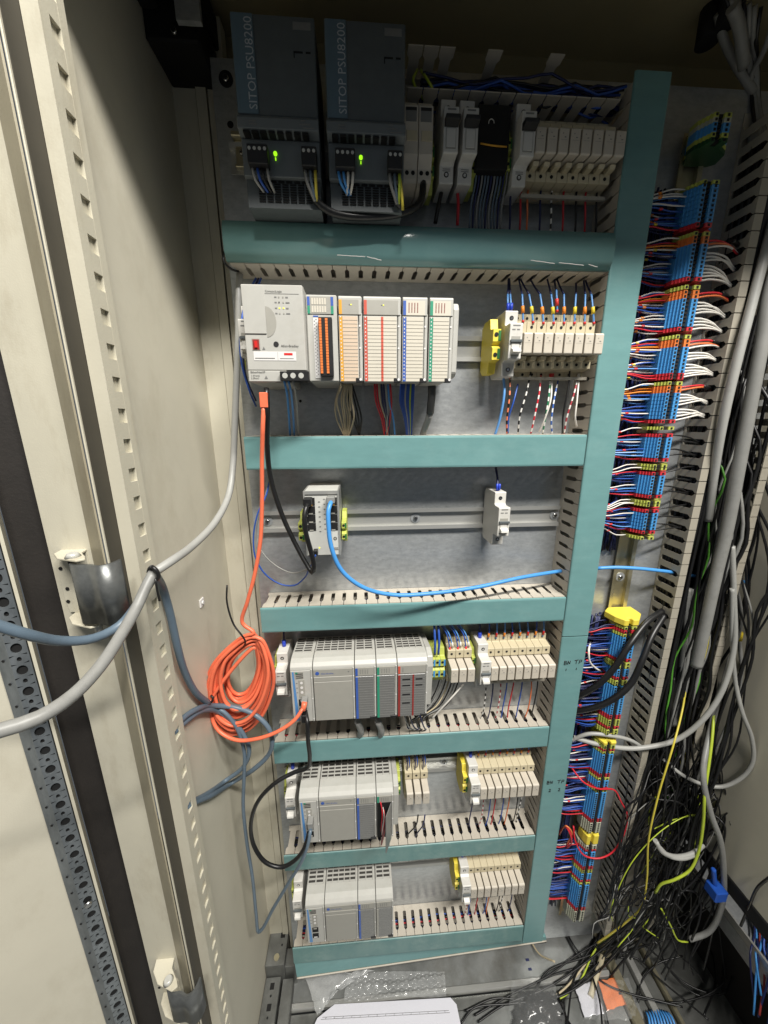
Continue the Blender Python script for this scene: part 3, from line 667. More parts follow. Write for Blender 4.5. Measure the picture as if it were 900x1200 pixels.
for k, z in enumerate((1.2580, 1.2525, 1.2465, 1.2410)):
    b.box(X0+.0415, X0+.0428, yf-.0005, yf, z, z+.0014, 2 if k == 1 else (0 if k == 2 else 1)); b.box(X0+.0462, X0+.0475, yf-.0005, yf, z, z+.0014, 1 if k != 2 else 0)
b.part('status_lights', [M_LEDY, M_PLCG, M_INK], t)
b = MB(); b.box(X0+.0085, X0+.058, yf-.0004, yf, 1.1905, 1.2005, 0); b.box(X0+.0365, X0+.0367, yf-.0006, yf-.0003, 1.191, 1.200, 1); b.box(X0+.044, X0+.054, yf-.0006, yf-.0003, 1.1965, 1.1990, 2); b.box(X0+.010, X0+.033, yf-.0006, yf-.0003, 1.1925, 1.1935, 1); b.box(X0+.039, X0+.055, yf-.0006, yf-.0003, 1.1925, 1.1932, 1); b.part('sticker', [M_LABEL, M_PRINT, M_REDP], t)
b = MB(); b.box(X0+.030, X1+.0005, yf+.0025, yf+.008, zB, zB+.0125, 0); b.part('recess', M_BLK, t)
b = MB(); b.box(X0+.0385, X1+.0035, yf-.006, yf+.003, zB+.0005, zB+.0115); pc = b.part('power_connector', M_BLK, t, bevel=.0006)
for k in range(3):
    b = MB(); dot(b, X0+.0445+k*.0095, yf-.0061, zB+.0065, .0032, 0, 14); b.part('clamp_screw', M_SCREWW, pc)
b = MB(); b.quad([(X0+.019, yf-.0004, 1.1700), (X0+.023, yf-.0004, 1.1700), (X0+.021, yf-.0004, 1.1738)]); b.quad([(X0+.019, yf-.0004, 1.2025), (X0+.0225, yf-.0004, 1.2025), (X0+.0208, yf-.0004, 1.2060)]); b.part('warning_mark', M_PRINT, t)
yi = yf+.0136
b = MB(); b.box(X1+.0035, X2-.004, yi-.0004, yi, 1.2455, 1.2640, 0); b.box(X1+.0035, X1+.0065, yi-.0006, yi, 1.2545, 1.2640, 1); b.box(X1+.0035, X1+.0065, yi-.0006, yi, 1.2455, 1.2540, 2); b.box(X2-.0072, X2-.004, yi-.0006, yi, 1.2545, 1.2640, 1); b.box(X2-.0072, X2-.004, yi-.0006, yi, 1.2455, 1.2540, 2)
for k in range(6):
    for r in range(2): b.box(X1+.0085+k*.0030, X1+.0107+k*.0030, yi-.0007, yi, 1.2470+r*.0085, 1.2540+r*.0085, 3)
b.part('input_output_lights', [M_PLCG, M_BLUSTRIP, M_GRNSTRIP, M_PAPER], t)
b = MB(); b.box(X1+.0095, X1+.0155, yi-.0004, yi, zB+.006, 1.2415, 0); b.box(X1+.0098, X1+.0158, yi-.0006, yi, 1.2420, 1.2435, 1)
for k in range(34): b.box(X1+.0105+(k%2)*.002, X1+.0118+(k%2)*.002, yi-.0007, yi, zB+.008+k*.00195, zB+.0090+k*.00195, 2)
b.part('number_strip', [M_LABEL, M_BLUSTRIP, M_PRINT], t)
b = MB(); b.box(X1+.0165, X1+.0325, yi-.009, yi, zB+.0075, 1.2400); oc = b.part('terminal_plug', M_BLK, t, bevel=.0006)
for c0 in (X1+.0170, X1+.0245):
    for k in range(20):
        z = zB+.0105+k*.0031; b = MB(); b.box(c0, c0+.0030, yi-.0100, yi-.0088, z, z+.0026); b.part('release_button', M_ORGT, oc)
# hidden breaker left of the controller
mcb_at(at(281, 400, -.018).x, RZ[1]-.002, 'white breaker half hidden left of the cream controller')
ground_at(at(281, 400, -.018).x-.0068, RZ[1]-.004, 'yellow ground terminal half hidden left of the cream controller')
# row 2 modules
def bright_module(x0, x1, label, mstrip, mcard, mid=False, led='dot'):
    y = -.045; zt, zb = 1.2655, 1.1680; t = thing('input_output_module', ((x0+x1)/2, .045, zb), label, 'module', 'bright modules beside the cream controller')
    b = MB(); b.box(x0+.001, x1, y+.006, .044, zb+.004, zt+.001); b.box(x1-.0040, x1, y+.001, y+.006, zb+.001, zt-.018); b.part('housing', M_PLC, t, bevel=.0008)
    b = MB(); b.prism([(y+.006, zt+.0015),(y+.001, zt),(y, zt-.002),(y, zt-.0205),(y+.006, zt-.0205)], 'x', x0+.001, x1-.001); b.part('status_cap', M_PLC, t, bevel=.0005)
    b = MB(); b.box(x0+.0015, x1-.004, y-.0004, y, zt-.0200, zt-.0042, 0); b.box(x0+.0015, x0+.0050, y-.0006, y, zt-.0200, zt-.0042, 1)
    if led == 'dot': b.box((x0+x1)/2+.001, (x0+x1)/2+.0022, y-.0008, y, zt-.0102, zt-.0090, 2); b.box((x0+x1)/2-.0012, (x0+x1)/2+.0004, y-.0007, y, zt-.0100, zt-.0091, 3); 
    else:
        for k in range(4):
            for r in range(8): b.box(x0+.008+k*.0035, x0+.0092+k*.0035, y-.0007, y, zt-.0170+r*.0014, zt-.0163+r*.0014, 4)
    b.part('status_label', [M_PLCG if led == 'dot' else M_PAPER, mstrip, M_LEDY, M_PRINT, M_DKRED], t)
    b = MB(); b.box(x0+.0005, x1-.0050, y-.0005, y+.006, zb, zt-.0215); d = b.part('terminal_door', M_PLC, t, bevel=.0005)
    b = MB(); b.box(x0+.0055, x1-.0058, y-.0010, y-.0004, zb+.001, zt-.0225); b.part('label_card', mcard, d)
    b = MB(); b.box(x0+.0015, x0+.0052, y-.0011, y-.0004, zb+.001, zt-.0225); b.part('colour_strip', mstrip, d)
    if mid: b = MB(); mx = (x0+x1)/2; b.box(mx-.0014, mx+.0014, y-.0013, y-.0004, zb+.001, zt-.0225); b.part('colour_strip', mstrip, d)
    b = MB()
    strip_door(b, x0+.0055, x1-.0058, y-.0011, zb+.001, zt-.0225, 18, 0)
    for k in range(18): b.box(x0+.0025, x0+.0036, y-.0013, y-.0010, zb+.003+k*.00415, zb+.0045+k*.00415, 1)
    b.part('card_print', [M_LINE, M_LABEL], d)
    b = MB(); b.box(x1-.009, x1-.001, y-.002, y+.004, zb-.0005, zb+.0045); b.part('latch', M_BLK, t, bevel=.0004)
    b = MB(); dot(b, x1-.003, y-.0021, zb+.003, .0017, 0); dot(b, x1-.003, y+.0009, zb+.040, .0012, 0); dot(b, x1-.003, y+.0009, zb+.065, .0012, 0); b.part('latch_screw', M_LABEL, t)
    return t
bright_module(.1380, .1672, 'narrow bright module with an amber strip and peach card', M_AMBSTRIP, M_PEACH)
bright_module(.1680, .2150, 'wide bright module with two brick red strips', M_REDSTRIP, M_PAPER, True)
bright_module(.2158, .2480, 'bright module with a blue strip and indicator columns', M_BLUSTRIP, M_PAPER, led='cols')
bright_module(.2490, .2800, 'bright module with a green strip beside the end stop', M_GRNSTRIP, M_PAPER, led='cols')
b = MB(); b.prism([(.044,1.175),(-.030,1.175),(-.038,1.18),(-.040,1.255),(-.036,1.262),(.044,1.262)], 'x', .2803, .2880); tag(b.part('rail_end_stop', M_PLC, bevel=.0015), 'cream end stop at the right end of the bright modules', 'end stop', 'module end stops')
# yellow ground + breaker row 2
t = ground_at(.3465, RZ[1]-.003, 'thick yellow ground terminal left of the breaker on the second rail', M_YEL, .0110, M_GRN, -.002, .036)
mcb_at(.3625, RZ[1]-.002, 'white breaker with grey lever left of the second-rail fuse terminals')
# ------------------------------------------------------------------ row 3: switch + breaker
t = thing('network_switch', (.108, .045, .938), 'silver network switch with eight ports on the bare rail', 'network switch')
sx0, sx1, sy, sz0, sz1 = .0820, .1305, -.030, .9320, 1.0265
b = MB(); b.box(sx0, sx1, sy, .043, sz0, sz1); b.part('housing', mat('silver_metal', lin(206,206,200), .4, .1, var=.06, scale=40), t, bevel=.0008)
b = MB(); b.box(sx0-.0004, sx0+.0018, sy-.002, .04, sz0-.0004, sz1+.0004); b.box(sx1-.0018, sx1+.0004, sy-.002, .04, sz0-.0004, sz1+.0004); b.box(sx0, sx1, sy-.0018, sy, sz1-.0045, sz1+.0004); b.part('side_flange', M_RAIL, t, bevel=.0003)
for c0 in (sx0+.0026, sx1-.0151):
    for r in range(4):
        b = MB(); z0 = sz1-.0205-r*.0122; b.box(c0, c0+.0125, sy-.0006, sy, z0, z0+.0112, 0); b.box(c0+.0035, c0+.009, sy-.0009, sy-.0005, z0-.0003, z0+.0015, 1); b.box(c0+.0005, c0+.002, sy-.0009, sy-.0005, z0+.009, z0+.0105, 1); b.part('port', [M_HOLE, M_AMBSTRIP if r in (0,) else M_PLCG], t)
b = MB()
for k in range(14): b.box((sx0+sx1)/2-.0045 if k % 2 else (sx0+sx1)/2+.0028, (sx0+sx1)/2-.002 if k % 2 else (sx0+sx1)/2+.0050, sy-.0006, sy, sz1-.012-k*.0036, sz1-.011-k*.0036)
b.box(sx1-.009, sx1-.003, sy-.0006, sy, sz0+.008, sz0+.009); b.box(sx1-.009, sx1-.003, sy-.0006, sy, sz0+.0105, sz0+.0115); b.part('print', M_PRINT, t)
b = MB(); dot(b, sx1-.007, sy, sz0+.025, .0025, 0, 14); dot(b, sx1-.007, sy-.0003, sz0+.025, .0017, 1, 14); b.part('round_mark', [M_INK, M_PLCG], t)
b = MB(); b.box(sx0+.0105, sx0+.0165, sy-.010, sy, sz0+.003, sz0+.0105); b.part('power_plug', M_BLK, t, bevel=.0005)
b = MB(); dot(b, sx0+.0185, sy, sz0+.0115, .0011, 0); b.part('status_light', M_LEDY, t)
ground_at(at(349,600,-.012).x-.001, RZ[2]-.001, 'yellow green ground terminal left of the silver switch', M_YG, .0085, M_GRN, -.012, .024); ground_at(sx1+.0016, RZ[2]-.001, 'yellow green ground terminal right of the silver switch', M_YG, .0072, M_GRN, -.012, .024)
mcb_at(.3660, RZ[2]+.009, 'lone white breaker on the bare rail')
# ------------------------------------------------------------------ rows 4 to 6: grey modules
def mprof(c, yf=-.040): return [(.044, c+.040),(.038, c+.0455),(-.012, c+.0505),(-.026, c+.0505),(-.034, c+.048),(yf+.001, c+.0435),(yf, c+.040),(yf, c-.053),(yf+.002, c-.055),(-.024, c-.055),(-.018, c-.066),(.044, c-.066)]
def vents(t, x0, x1, c, cols, rows=4):
    # openings in the sloping top: dark slots with raised ribs between
    def tp(y): return c+.0455+(.038-y)/.050*.005
    b = MB()
    for r in range(6):
        ya = .034-r*.0076; yb = ya-.0042
        for k in range(cols):
            xa = x0+(x1-x0)*(k+.08)/cols; xb = x0+(x1-x0)*(k+.92)/cols
            b.quad([(xa, ya, tp(ya)+.0003), (xb, ya, tp(ya)+.0003), (xb, yb, tp(yb)+.0003), (xa, yb, tp(yb)+.0003)])
    b.part('vent_slots', M_VENT, t)
    b = MB()
    for k in range(cols+1):
        xa = x0+(x1-x0)*k/cols; b.prism([(.036, tp(.036)),(.036, tp(.036)+.0012),(-.012, tp(-.012)+.0012),(-.012, tp(-.012))], 'x', xa-.0006, xa+.0006)
    b.part('vent_ribs', M_PLC, t)
def grey_module(row, x0, x1, kind, label, strip=None, open_door=False, group='grey modules on the lower rails'):
    c = RZ[row]; t = thing('controller_module' if kind in ('cpu', 'psu') else 'input_output_module', ((x0+x1)/2, .044, c), label, 'module', group)
    b = MB(); b.prism(mprof(c), 'x', x0+.0004, x1-.0004)
    b.part('housing', M_PLC, t, bevel=.0006)
    vents(t, x0+.002, x1-.004, c, 5 if kind == 'psu' else (2 if kind != 'wide' else 4))
    y = -.040; zt, zb = c+.0385, c-.0545
    # raised right-hand rib with latch screw
    b = MB(); b.box(x1-.0030, x1-.0004, y-.0016, y, zb, zt+.002); b.part('edge_rib', M_PLC, t, bevel=.0004)
    b = MB()
    for z in (c+.026, c-.012, c-.050): dot(b, x1-.0017, y-.0017, z, .0011, 0)
    b.part('latch_screw', M_LABEL, t)
    if kind == 'psu':
        b = MB(); b.box(x0+.001, x1-.0035, y-.0014, y, zb, c+.017); b.part('cover_lower', M_PLCG, t, bevel=.0005)
        b = MB(); b.box(x0+.001, x1-.0035, y-.0014, y, c+.0175, c+.026); b.part('cover_upper', M_PLCG, t, bevel=.0005)
        b = MB(); b.box(x0+.001, x1-.0035, y-.0008, y, c+.0265, c+.0385); b.part('name_band', M_PLCG, t)
        b = MB(); dot(b, x0+.007, y-.0008, c+.0325, .0030, 0, 16); b.part('emblem', M_BLUSTRIP, t)
        text('lettering', 'Allen-Bradley', .0036, (x0+.0125, y-.0011, c+.0305), M_BLUSTRIP, t)
        b = MB(); b.quad([(x1-.011, y-.0010, c+.0345), (x1-.0075, y-.0010, c+.0345), (x1-.0093, y-.0010, c+.0315)]); b.part('warning_mark', M_PRINT, t)
    elif kind == 'cpu':
        b = MB(); b.box(x0+.0010, x1-.0035, y-.0010, y, zb, c+.0385); b.part('front_plate', M_PLC, t, bevel=.0004)
        b = MB(); b.prism([(x0+.0035, c+.037),(x0+.0060, c+.037),(x0+.0105, c-.052),(x0+.0050, c-.052)], 'y', y-.0014, y-.0009); b.part('blue_strip', M_CPUB, t)
        b = MB(); b.box(x0+.0075, x0+.0205, y-.0014, y-.0009, c+.0245, c+.0370, 0); b.box(x0+.0085, x0+.012, y-.0017, y-.0013, c+.0335, c+.0365, 1)
        for k in range(3): b.box(x0+.0095, x0+.0200, y-.0017, y-.0013, c+.0330-k*.0034, c+.0342-k*.0034, 2)
        b.part('status_label', [M_PLCG, M_GRNSTRIP, M_INK], t)
        b = MB(); b.box(x0+.0125, x0+.0215, y-.0016, y-.0009, c-.010, c+.0230); pn = b.part('switch_panel', M_PLCG, t, bevel=.0003)
        for k in range(3):
            b = MB(); dot(b, x0+.0170, y-.0017, c+.0175-k*.0085, .0022, 0, 12); b.part('selector_button', M_LABEL, pn)
        b = MB(); b.box(x0+.0112, x0+.0225, y-.0019, y-.0009, c-.0240, c-.0125, 0); b.box(x0+.0135, x0+.0200, y-.0021, y-.0018, c-.0158, c-.0130, 1); b.part('port', [M_HOLE, M_PLCG], t)
        b = MB(); b.box(x0+.0112, x0+.0225, y-.0019, y-.0009, c-.0400, c-.0285, 0); b.box(x0+.0135, x0+.0200, y-.0021, y-.0018, c-.0390, c-.0365, 1); b.part('port', [M_HOLE, M_LABEL], t)
        b = MB()
        for k in range(3): b.box(x0+.0085, x0+.0112, y-.0014, y-.0009, c+.0165-k*.0085, c+.0175-k*.0085)
        b.part('print', M_PRINT, t)
    else:
        b = MB(); b.box(x0+.001, x1-.0035, y-.0010, y, c+.0250, c+.0385, 0); b.box(x0+.0012, x0+.0048, y-.0014, y-.0005, c+.0252, c+.0383, 1)
        for k in range(4 if kind == 'io' else 1):
            b.box(x0+.0085+k*.0038, x0+.0092+k*.0038, y-.0014, y-.0005, c+.028, c+.036, 2)
        b.part('status_cap', [M_PLCG, strip, M_PRINT], t)
        if not open_door:
            b = MB(); b.box(x0+.001, x1-.0040, y-.0022, y-.0002, zb, c+.0240); d = b.part('terminal_door', M_DOORG, t, bevel=.0005)
            b = MB(); b.box(x0+.0012, x0+.0048, y-.0028, y-.0020, zb+.001, c+.0235); b.part('colour_strip', M_DKRED if kind == 'wide' else strip, d)
            if kind == 'wide': b = MB(); mx = x0+(x1-x0)*.52; b.box(mx-.0013, mx+.0013, y-.0028, y-.0020, zb+.001, c+.0235); b.part('colour_strip', M_DKRED, d)
            b = MB(); strip_door(b, x0+.0052, x1-.0045, y-.0023, zb+.001, c+.0235, 17, 0, .0006); b.part('card_lines', M_PRINT, d)
            if kind == 'wide':
                b = MB()
                for dz in (.014, .003, -.014, -.030): b.box(x0+.008, x0+.0205, y-.0027, y-.0021, c+dz, c+dz+.0022); 
                for dz in (.014, .003): b.box(x0+.029, x0+.040, y-.0027, y-.0021, c+dz, c+dz+.0022)
                b.part('handwriting', M_INK, d)
            b = MB(); b.box(x1-.0105, x1-.0005, y-.0035, y+.001, zb-.0008, zb+.0040); b.part('latch', M_BLK, t, bevel=.0004)
        else:
            b = MB(); b.box(x0+.001, x1-.0040, y-.0012, y-.0004, zb, c+.0240); b.part('open_bay', M_HOLE, t)
            b = MB(); hx = x1-.0035; b.prism([(hx, y-.001), (hx-.0016, y-.001), (hx-.0125, y-.024), (hx-.0110, y-.0245)], 'z', zb-.004, c+.0235); b.part('terminal_door', M_DOORG, t, bevel=.0003, label='grey terminal door swung open')
    return t
grey_module(3, .0470, .0816, 'cpu', 'processor module with an orange network plug'); grey_module(3, .0818, .1462, 'psu', 'wide plain supply module on the fourth rail')
grey_module(3, .1464, .1799, 'io', 'grey module with a blue strip next to the green one, fourth rail', M_BLUSTRIP); grey_module(3, .1801, .2130, 'io', 'grey module with a green strip and closed door', M_GRNSTRIP); grey_module(3, .2132, .2618, 'wide', 'wide grey module with two dark red strips', M_REDSTRIP)
grey_module(4, .0450, .0786, 'cpu', 'processor module with a grey network plug, fifth rail'); grey_module(4, .0788, .1430, 'psu', 'wide plain supply module on the fifth rail')
grey_module(4, .1432, .1778, 'io', 'grey module with a blue strip beside the open door', M_BLUSTRIP); grey_module(4, .1780, .2080, 'io', 'grey module with its door swung open', M_GRNSTRIP, True)
grey_module(5, .0415, .0776, 'cpu', 'processor module with two empty ports on the lowest rail'); grey_module(5, .0778, .1405, 'psu', 'wide plain supply module on the lowest rail')
grey_module(5, .1407, .1747, 'io', 'left of two blank grey modules on the lowest rail', M_BLUSTRIP); grey_module(5, .1749, .2085, 'io', 'right of two blank grey modules on the lowest rail', M_PLCG)
for r, x in ((3, .2620), (4, .2082)):
    c = RZ[r]; b = MB(); b.prism([(.044,c+.040),(-.012,c+.0505),(-.030,c+.046),(-.034,c+.030),(-.026,c-.050),(.044,c-.055)], 'x', x, x+.0095); tag(b.part('rail_end_stop', M_PLC, bevel=.0012), 'cream end stop right of the '+('dark red striped module' if r == 3 else 'module with the open door'), 'end stop', 'module end stops')
for r, x in ((3, .0185), (4, .0165), (5, .0135)):
    mcb_at(x, RZ[r], 'white breaker left of the processor on the '+RNAMES[r]+' rail' if r < 5 else 'white breaker left of the processor on the lowest rail')
    ground_at(x-.0068, RZ[r]-.002, 'yellow green terminal at the left end of the '+(RNAMES[r] if r < 5 else 'lowest')+' rail')
for r, x in ((3, .3555), (4, .3532), (5, .3498)):
    mcb_at(x, RZ[r], 'white breaker left of the fuse terminals on the '+(RNAMES[r] if r < 5 else 'lowest')+' rail')
    if r > 3: ground_at(x-.0092, RZ[r]-.001, 'thick yellow ground terminal left of the breaker on the '+(RNAMES[r] if r < 5 else 'lowest')+' rail', M_YEL, .0085, M_GRN, .0, .034)
ground_at(.3475, RZ[3]-.002, 'green striped terminal left of the breaker on the fourth rail')
for k in range(3): 
    o = ground_at(.2745+k*.0088, RZ[3]-.002, ['leftmost','middle','rightmost'][k]+' of three yellow terminals with blue jumper beside the red striped module', M_YG, .0086, M_BLUT, .002, .033)
for k in range(3): fuse_at(.3050+FP*(k+.5), RZ[3], ORD[k]+' pale fuse terminal right of the yellow ground terminals', 'short rows of fuse terminals')
for k in range(3): fuse_at(.2330+.0150*(k+.5), RZ[4], ['left','middle','right'][k]+' fuse terminal of three standing apart on the fifth rail', 'short rows of fuse terminals')
ground_at(.2190, RZ[4]-.002, 'yellow green terminal right of the end stop on the fifth rail')
# ------------------------------------------------------------------ terminal column
TM = {}
def term_mesh(m):
    if m.name in TM: return TM[m.name]
    b = MB(); h = .0049
    pl = [(.617,.046),(.613,.036),(.6050,.028),(.6050,.0150),(.6072,.0150),(.6072,.0115),(.6094,.0115),(.6094,.0080),(.6116,.0080),(.6116,.0045),(.6136,.0045),(.6136,.0010),(.6192,.0010),(.6198,.009),(.6268,.009),(.6274,.0010),(.6365,.0010),(.6372,.012),(.655,.022),(.660,.040),(.652,.046)]
    b.prism([(x-.629, y) for x, y in pl], 'z', -h/2, h/2)
    for x in (.6164, .6322): b.box(x-.629-.0015, x-.629+.0015, .0004, .0012, -.0014, .0014, 1)
    b.box(-.0090, -.0024, .0032, .0095, -.0017, .0017, 1)
    TM[m.name] = b.mesh('terminal', [m, M_HOLE]); return TM[m.name]
COLS = {'Y': M_YG, 'b': M_BLUT, 'r': M_REDT, 'o': M_ORGT, 'g': M_GRYT, 'E': M_YEL, 'k': M_HOLE, 'G': mat('dark_green_terminal', lin(34,78,44), .5)}
def zpx(py): 
    px = 795-(py-215)*.147 if py < 640 else 700-(py-735)*.143
    return at(px, py, .001).z
GROUPS = [('topmost blue terminal group starting with a yellow end piece', [('Y',210,213),('b',213,259),('r',259,265)]),
 ('blue terminal group with orange head, highest of three with white wires', [('Y',270,275),('o',275,284),('b',284,323),('r',323,329)]),
 ('blue terminal group with orange head, second of those with white wires', [('Y',332,339),('o',339,349),('b',349,382),('r',382,388)]),
 ('blue terminal group with orange head, third of those with white wires', [('Y',391,397),('o',397,406),('b',406,437),('r',437,444)]),
 ('blue terminal group with orange head right above the red headed groups', [('Y',446,452),('o',452,460),('b',460,491),('r',491,497)]),
 ('upper of the red headed blue terminal groups with black wires', [('Y',499,505),('r',508,513),('b',513,537),('r',537,542)]),
 ('middle of the red headed blue terminal groups with black wires', [('Y',545,551),('r',553,558),('b',558,580),('r',580,585)]),
 ('lowest red headed blue terminal group above the bare rail', [('Y',588,594),('r',597,602),('b',602,622),('r',622,627),('Y',629,634)]),
 ('blue terminal group under the bright yellow end block, lower half', [('Y',736,740),('r',741,744),('Y',745,748),('b',749,774),('r',774,778)]),
 ('short blue terminal group crossed by two thick black cables', [('Y',779,786),('b',787,795),('r',795,799),('Y',800,805)]),
 ('blue terminal group below the crossing black cables', [('b',807,840),('r',840,845),('Y',846,853),('r',853,857),('Y',858,863)]),
 ('blue terminal group below the pale grey crossing cables', [('Y',876,880),('r',880,883),('Y',883,886),('b',887,909),('r',909,913)]),
 ('short blue terminal group behind the pink wire loop', [('Y',914,917),('b',918,925),('r',925,928),('Y',928,931)]),
 ('blue terminal group above the grey terminals and yellow block', [('b',932,962),('r',962,966),('g',967,979)]),
 ('blue terminal group below the lower yellow block', [('g',994,998),('r',998,1001),('b',1002,1018),('r',1018,1022),('Y',1022,1026)]),
 ('short blue terminal group near the foot of the column', [('b',1027,1034),('r',1034,1037),('Y',1037,1040)]),
 ('lowest blue terminal group just above the floor', [('b',1041,1066),('r',1066,1070),('g',1071,1083)])]
tz = []
for gi, (lab, segs) in enumerate(GROUPS):
    z0 = zpx(segs[-1][2]); t = thing('terminal_group', (.629, .045, z0), lab, 'terminals', 'blue terminal groups on the vertical rail')
    for c, a, b_ in segs:
        za, zb = zpx(a), zpx(b_); n = max(1, round((za-zb)/.0052)); 
        for k in range(n):
            z = za-(za-zb)*(k+.5)/n; inst('terminal', term_mesh(COLS[c]), t, (0, -.045, z-z0)); tz.append((z, c, gi))
def endblock(py0, py1, label, m=M_YEL):
    z1, z0 = zpx(py0), zpx(py1); b = MB(); b.prism(([(.612,.046),(.598,.034),(.603,.014),(.612,.0002),(.620,.0002),(.621,.007),(.626,.007),(.627,.0002),(.6372,.0002),(.656,.02),(.656,.046)] if py0 < 800 else [(.614,.030),(.607,.022),(.609,.010),(.613,.0002),(.620,.0002),(.621,.007),(.626,.007),(.627,.0002),(.6372,.0002),(.642,.012),(.642,.030)]), 'z', z0, z1)
    tag(b.part('end_block', m, bevel=.001), label, 'end block', 'yellow end blocks on the vertical rail')
endblock(728, 735, 'bright yellow end block halfway down the terminal column'); endblock(872, 875, 'thin yellow end block under the pale grey cables'); endblock(982, 992, 'yellow end block inside the pink wire loop')
t = thing('terminal_group', (.629, .045, 1.44), 'dim yellow and blue terminals above the column under the roof', 'terminals', 'blue terminal groups on the vertical rail')
for k, c in enumerate('GYbbgY'): inst('terminal', term_mesh(COLS[c]), t, (0, -.045, 1.466+k*.0052-1.44))
# ------------------------------------------------------------------ wires
def wire(name, pts, r, m, label, cat='wire', group=None, n=8, step=.006):
    b = MB(); b.tube(pts, r, n, 0, step=step); return tag(b.part(name, m), label, cat, group)
def W(*p): return [at(*q) for q in p]
# wires left of each terminal group -> vertical duct, many, as tufts
bw = [M_BLUW, M_LBW, M_BLUW, M_NAVY, M_WHTW, M_REDW, M_BLUW, M_MARKY, M_MARKR, M_MARKO]
for gi, (lab, segs) in enumerate(GROUPS):
    b = MB(); zz_ = [z for z, c, g in tz if g == gi and c in 'bro']; nsl = max(1, round((max(zz_)-min(zz_))/.024))
    sl = [min(zz_)+(max(zz_)-min(zz_))*(i+.5)/nsl+random.uniform(-.004,.004) for i in range(nsl)]
    for z, c, g in tz:
        if g != gi or c in 'Eg': continue
        for q in range(2):
            zs0 = min(sl, key=lambda v: abs(v-z))*.55+z*.45; y0 = random.uniform(.014, .026)+.006*q
            mi = 9 if (c == 'o' and gi < 5 and random.random() < .5) else (5 if c in 'ro' and q == 0 else (4 if c == 'Y' and q == 0 and gi < 8 else random.choice([0,0,1,3,0,4] if gi < 8 else [0,3,3,0,3,0,3,4])))
            P = [(.5470, y0+.006, zs0), (.565, y0, zs0*.7+z*.3-.001*q), (.588, y0, z-.0012*q), (.6055, y0, z-.0006*q)]
            b.tube(P, .0010, 5, mi, step=.006)
            if random.random() < (.6 if gi < 5 else .3) and mi in (0,1,4):
                x = .570+random.uniform(-.002,.004); f = (x-.565)/.023; zc = (zs0*.7+z*.3-.001*q)*(1-f)+(z-.0012*q)*f
                b.tube([(x-.0025, y0, zc), (x+.0025, y0, zc)], .0016, 6, random.choice([7,8,9]) if gi < 5 else 8, raw=True)
    tag(b.part('wire_bundle', bw), 'dense wires left of the '+lab, 'wires', 'wires between covered duct and terminals', 'stuff')
for z0, z1, lab in ((.90, 1.43, 'upper'), (.03, .775, 'lower')):
    b = MB()  # dark filler wires added to darken the shaded gap behind the terminals
    for k in range(26):
        x = random.uniform(.551, .603); y = random.uniform(.034, .047); b.tube([(x+random.uniform(-.005,.005), y+random.uniform(-.003,.003), z0+(z1-z0)*i/9) for i in range(10)], .0017, 5, k % 3, step=.03)
    tag(b.part('wire_bundle', [M_NAVY, M_BLKC, M_NAVY]), 'dark navy wires added for the shade behind the '+lab+' terminal groups', 'wires', 'added shade wires behind the terminals', 'stuff')
b = MB()
for k in range(40):
    x = random.uniform(.7045, .728); y = random.uniform(.014, .046); b.tube([(x+random.uniform(-.004,.004), y+random.uniform(-.004,.004), -.02+1.5*i/13) for i in range(14)], .0028, 5, 0, step=.04)
tag(b.part('wire_bundle', [M_BLKC]), 'mass of black cables packed against the near wall of the open duct', 'wires', None, 'stuff')
# white / black wires to the right duct
for gi in range(1, 8):
    zs_ = [z for z, c, g in tz if g == gi and c in 'bor']; 
    white = gi <= 4
    tops = [max(zs_)-.002, sum(zs_)/len(zs_)+.006, min(zs_)+.010]
    for k, z in enumerate(zs_):
        if c == 'Y' or (not white and k % 2): continue
        tz_ = min(tops, key=lambda q: abs(q-z))
        slot = round((tz_+.02-RP/2)/RP)*RP-.02+RP/2
        if white:
            m = M_REDW if k < 1 else (M_ORGW if k < 2 else M_WHTW)
        else: m = M_BLKC
        y0 = .014; sag = random.uniform(.0, .006)
        j_ = random.uniform(-.0022,.0022); P = [(.6365, .0125, z), (.652, .008, z*.8+slot*.2+.002), (.674, .010, z*.35+slot*.65+.003+j_), (.692, .017, slot+.001+j_), (.706, .024, slot-.001+j_)]
        if m is M_WHTW: L = 'white wire from a blue terminal into the right duct'
        elif m is M_BLKC: L = 'thin black wire from a red headed terminal group into the right duct'
        else: L = ('red' if m is M_REDW else 'orange')+' wire from an orange terminal into the right duct'
        wire('wire', P, .0013, m, L, 'wire', {'white wire from a blue terminal into the right duct':'white wires to the right duct'}.get(L, L.split(' from')[0]+'s to the right duct'), 6)
for gi in range(1, 5):
    zs_ = [z for z, c, g in tz if g == gi and c == 'o']
    wire('sleeve', [(.680,.012,max(zs_)+.002),(.690,.016,max(zs_)+.002),(.701,.022,max(zs_)+.001)], .0028, M_BLKC, 'black sleeve round the red wires of an orange headed group', 'sleeve', 'black wire sleeves')
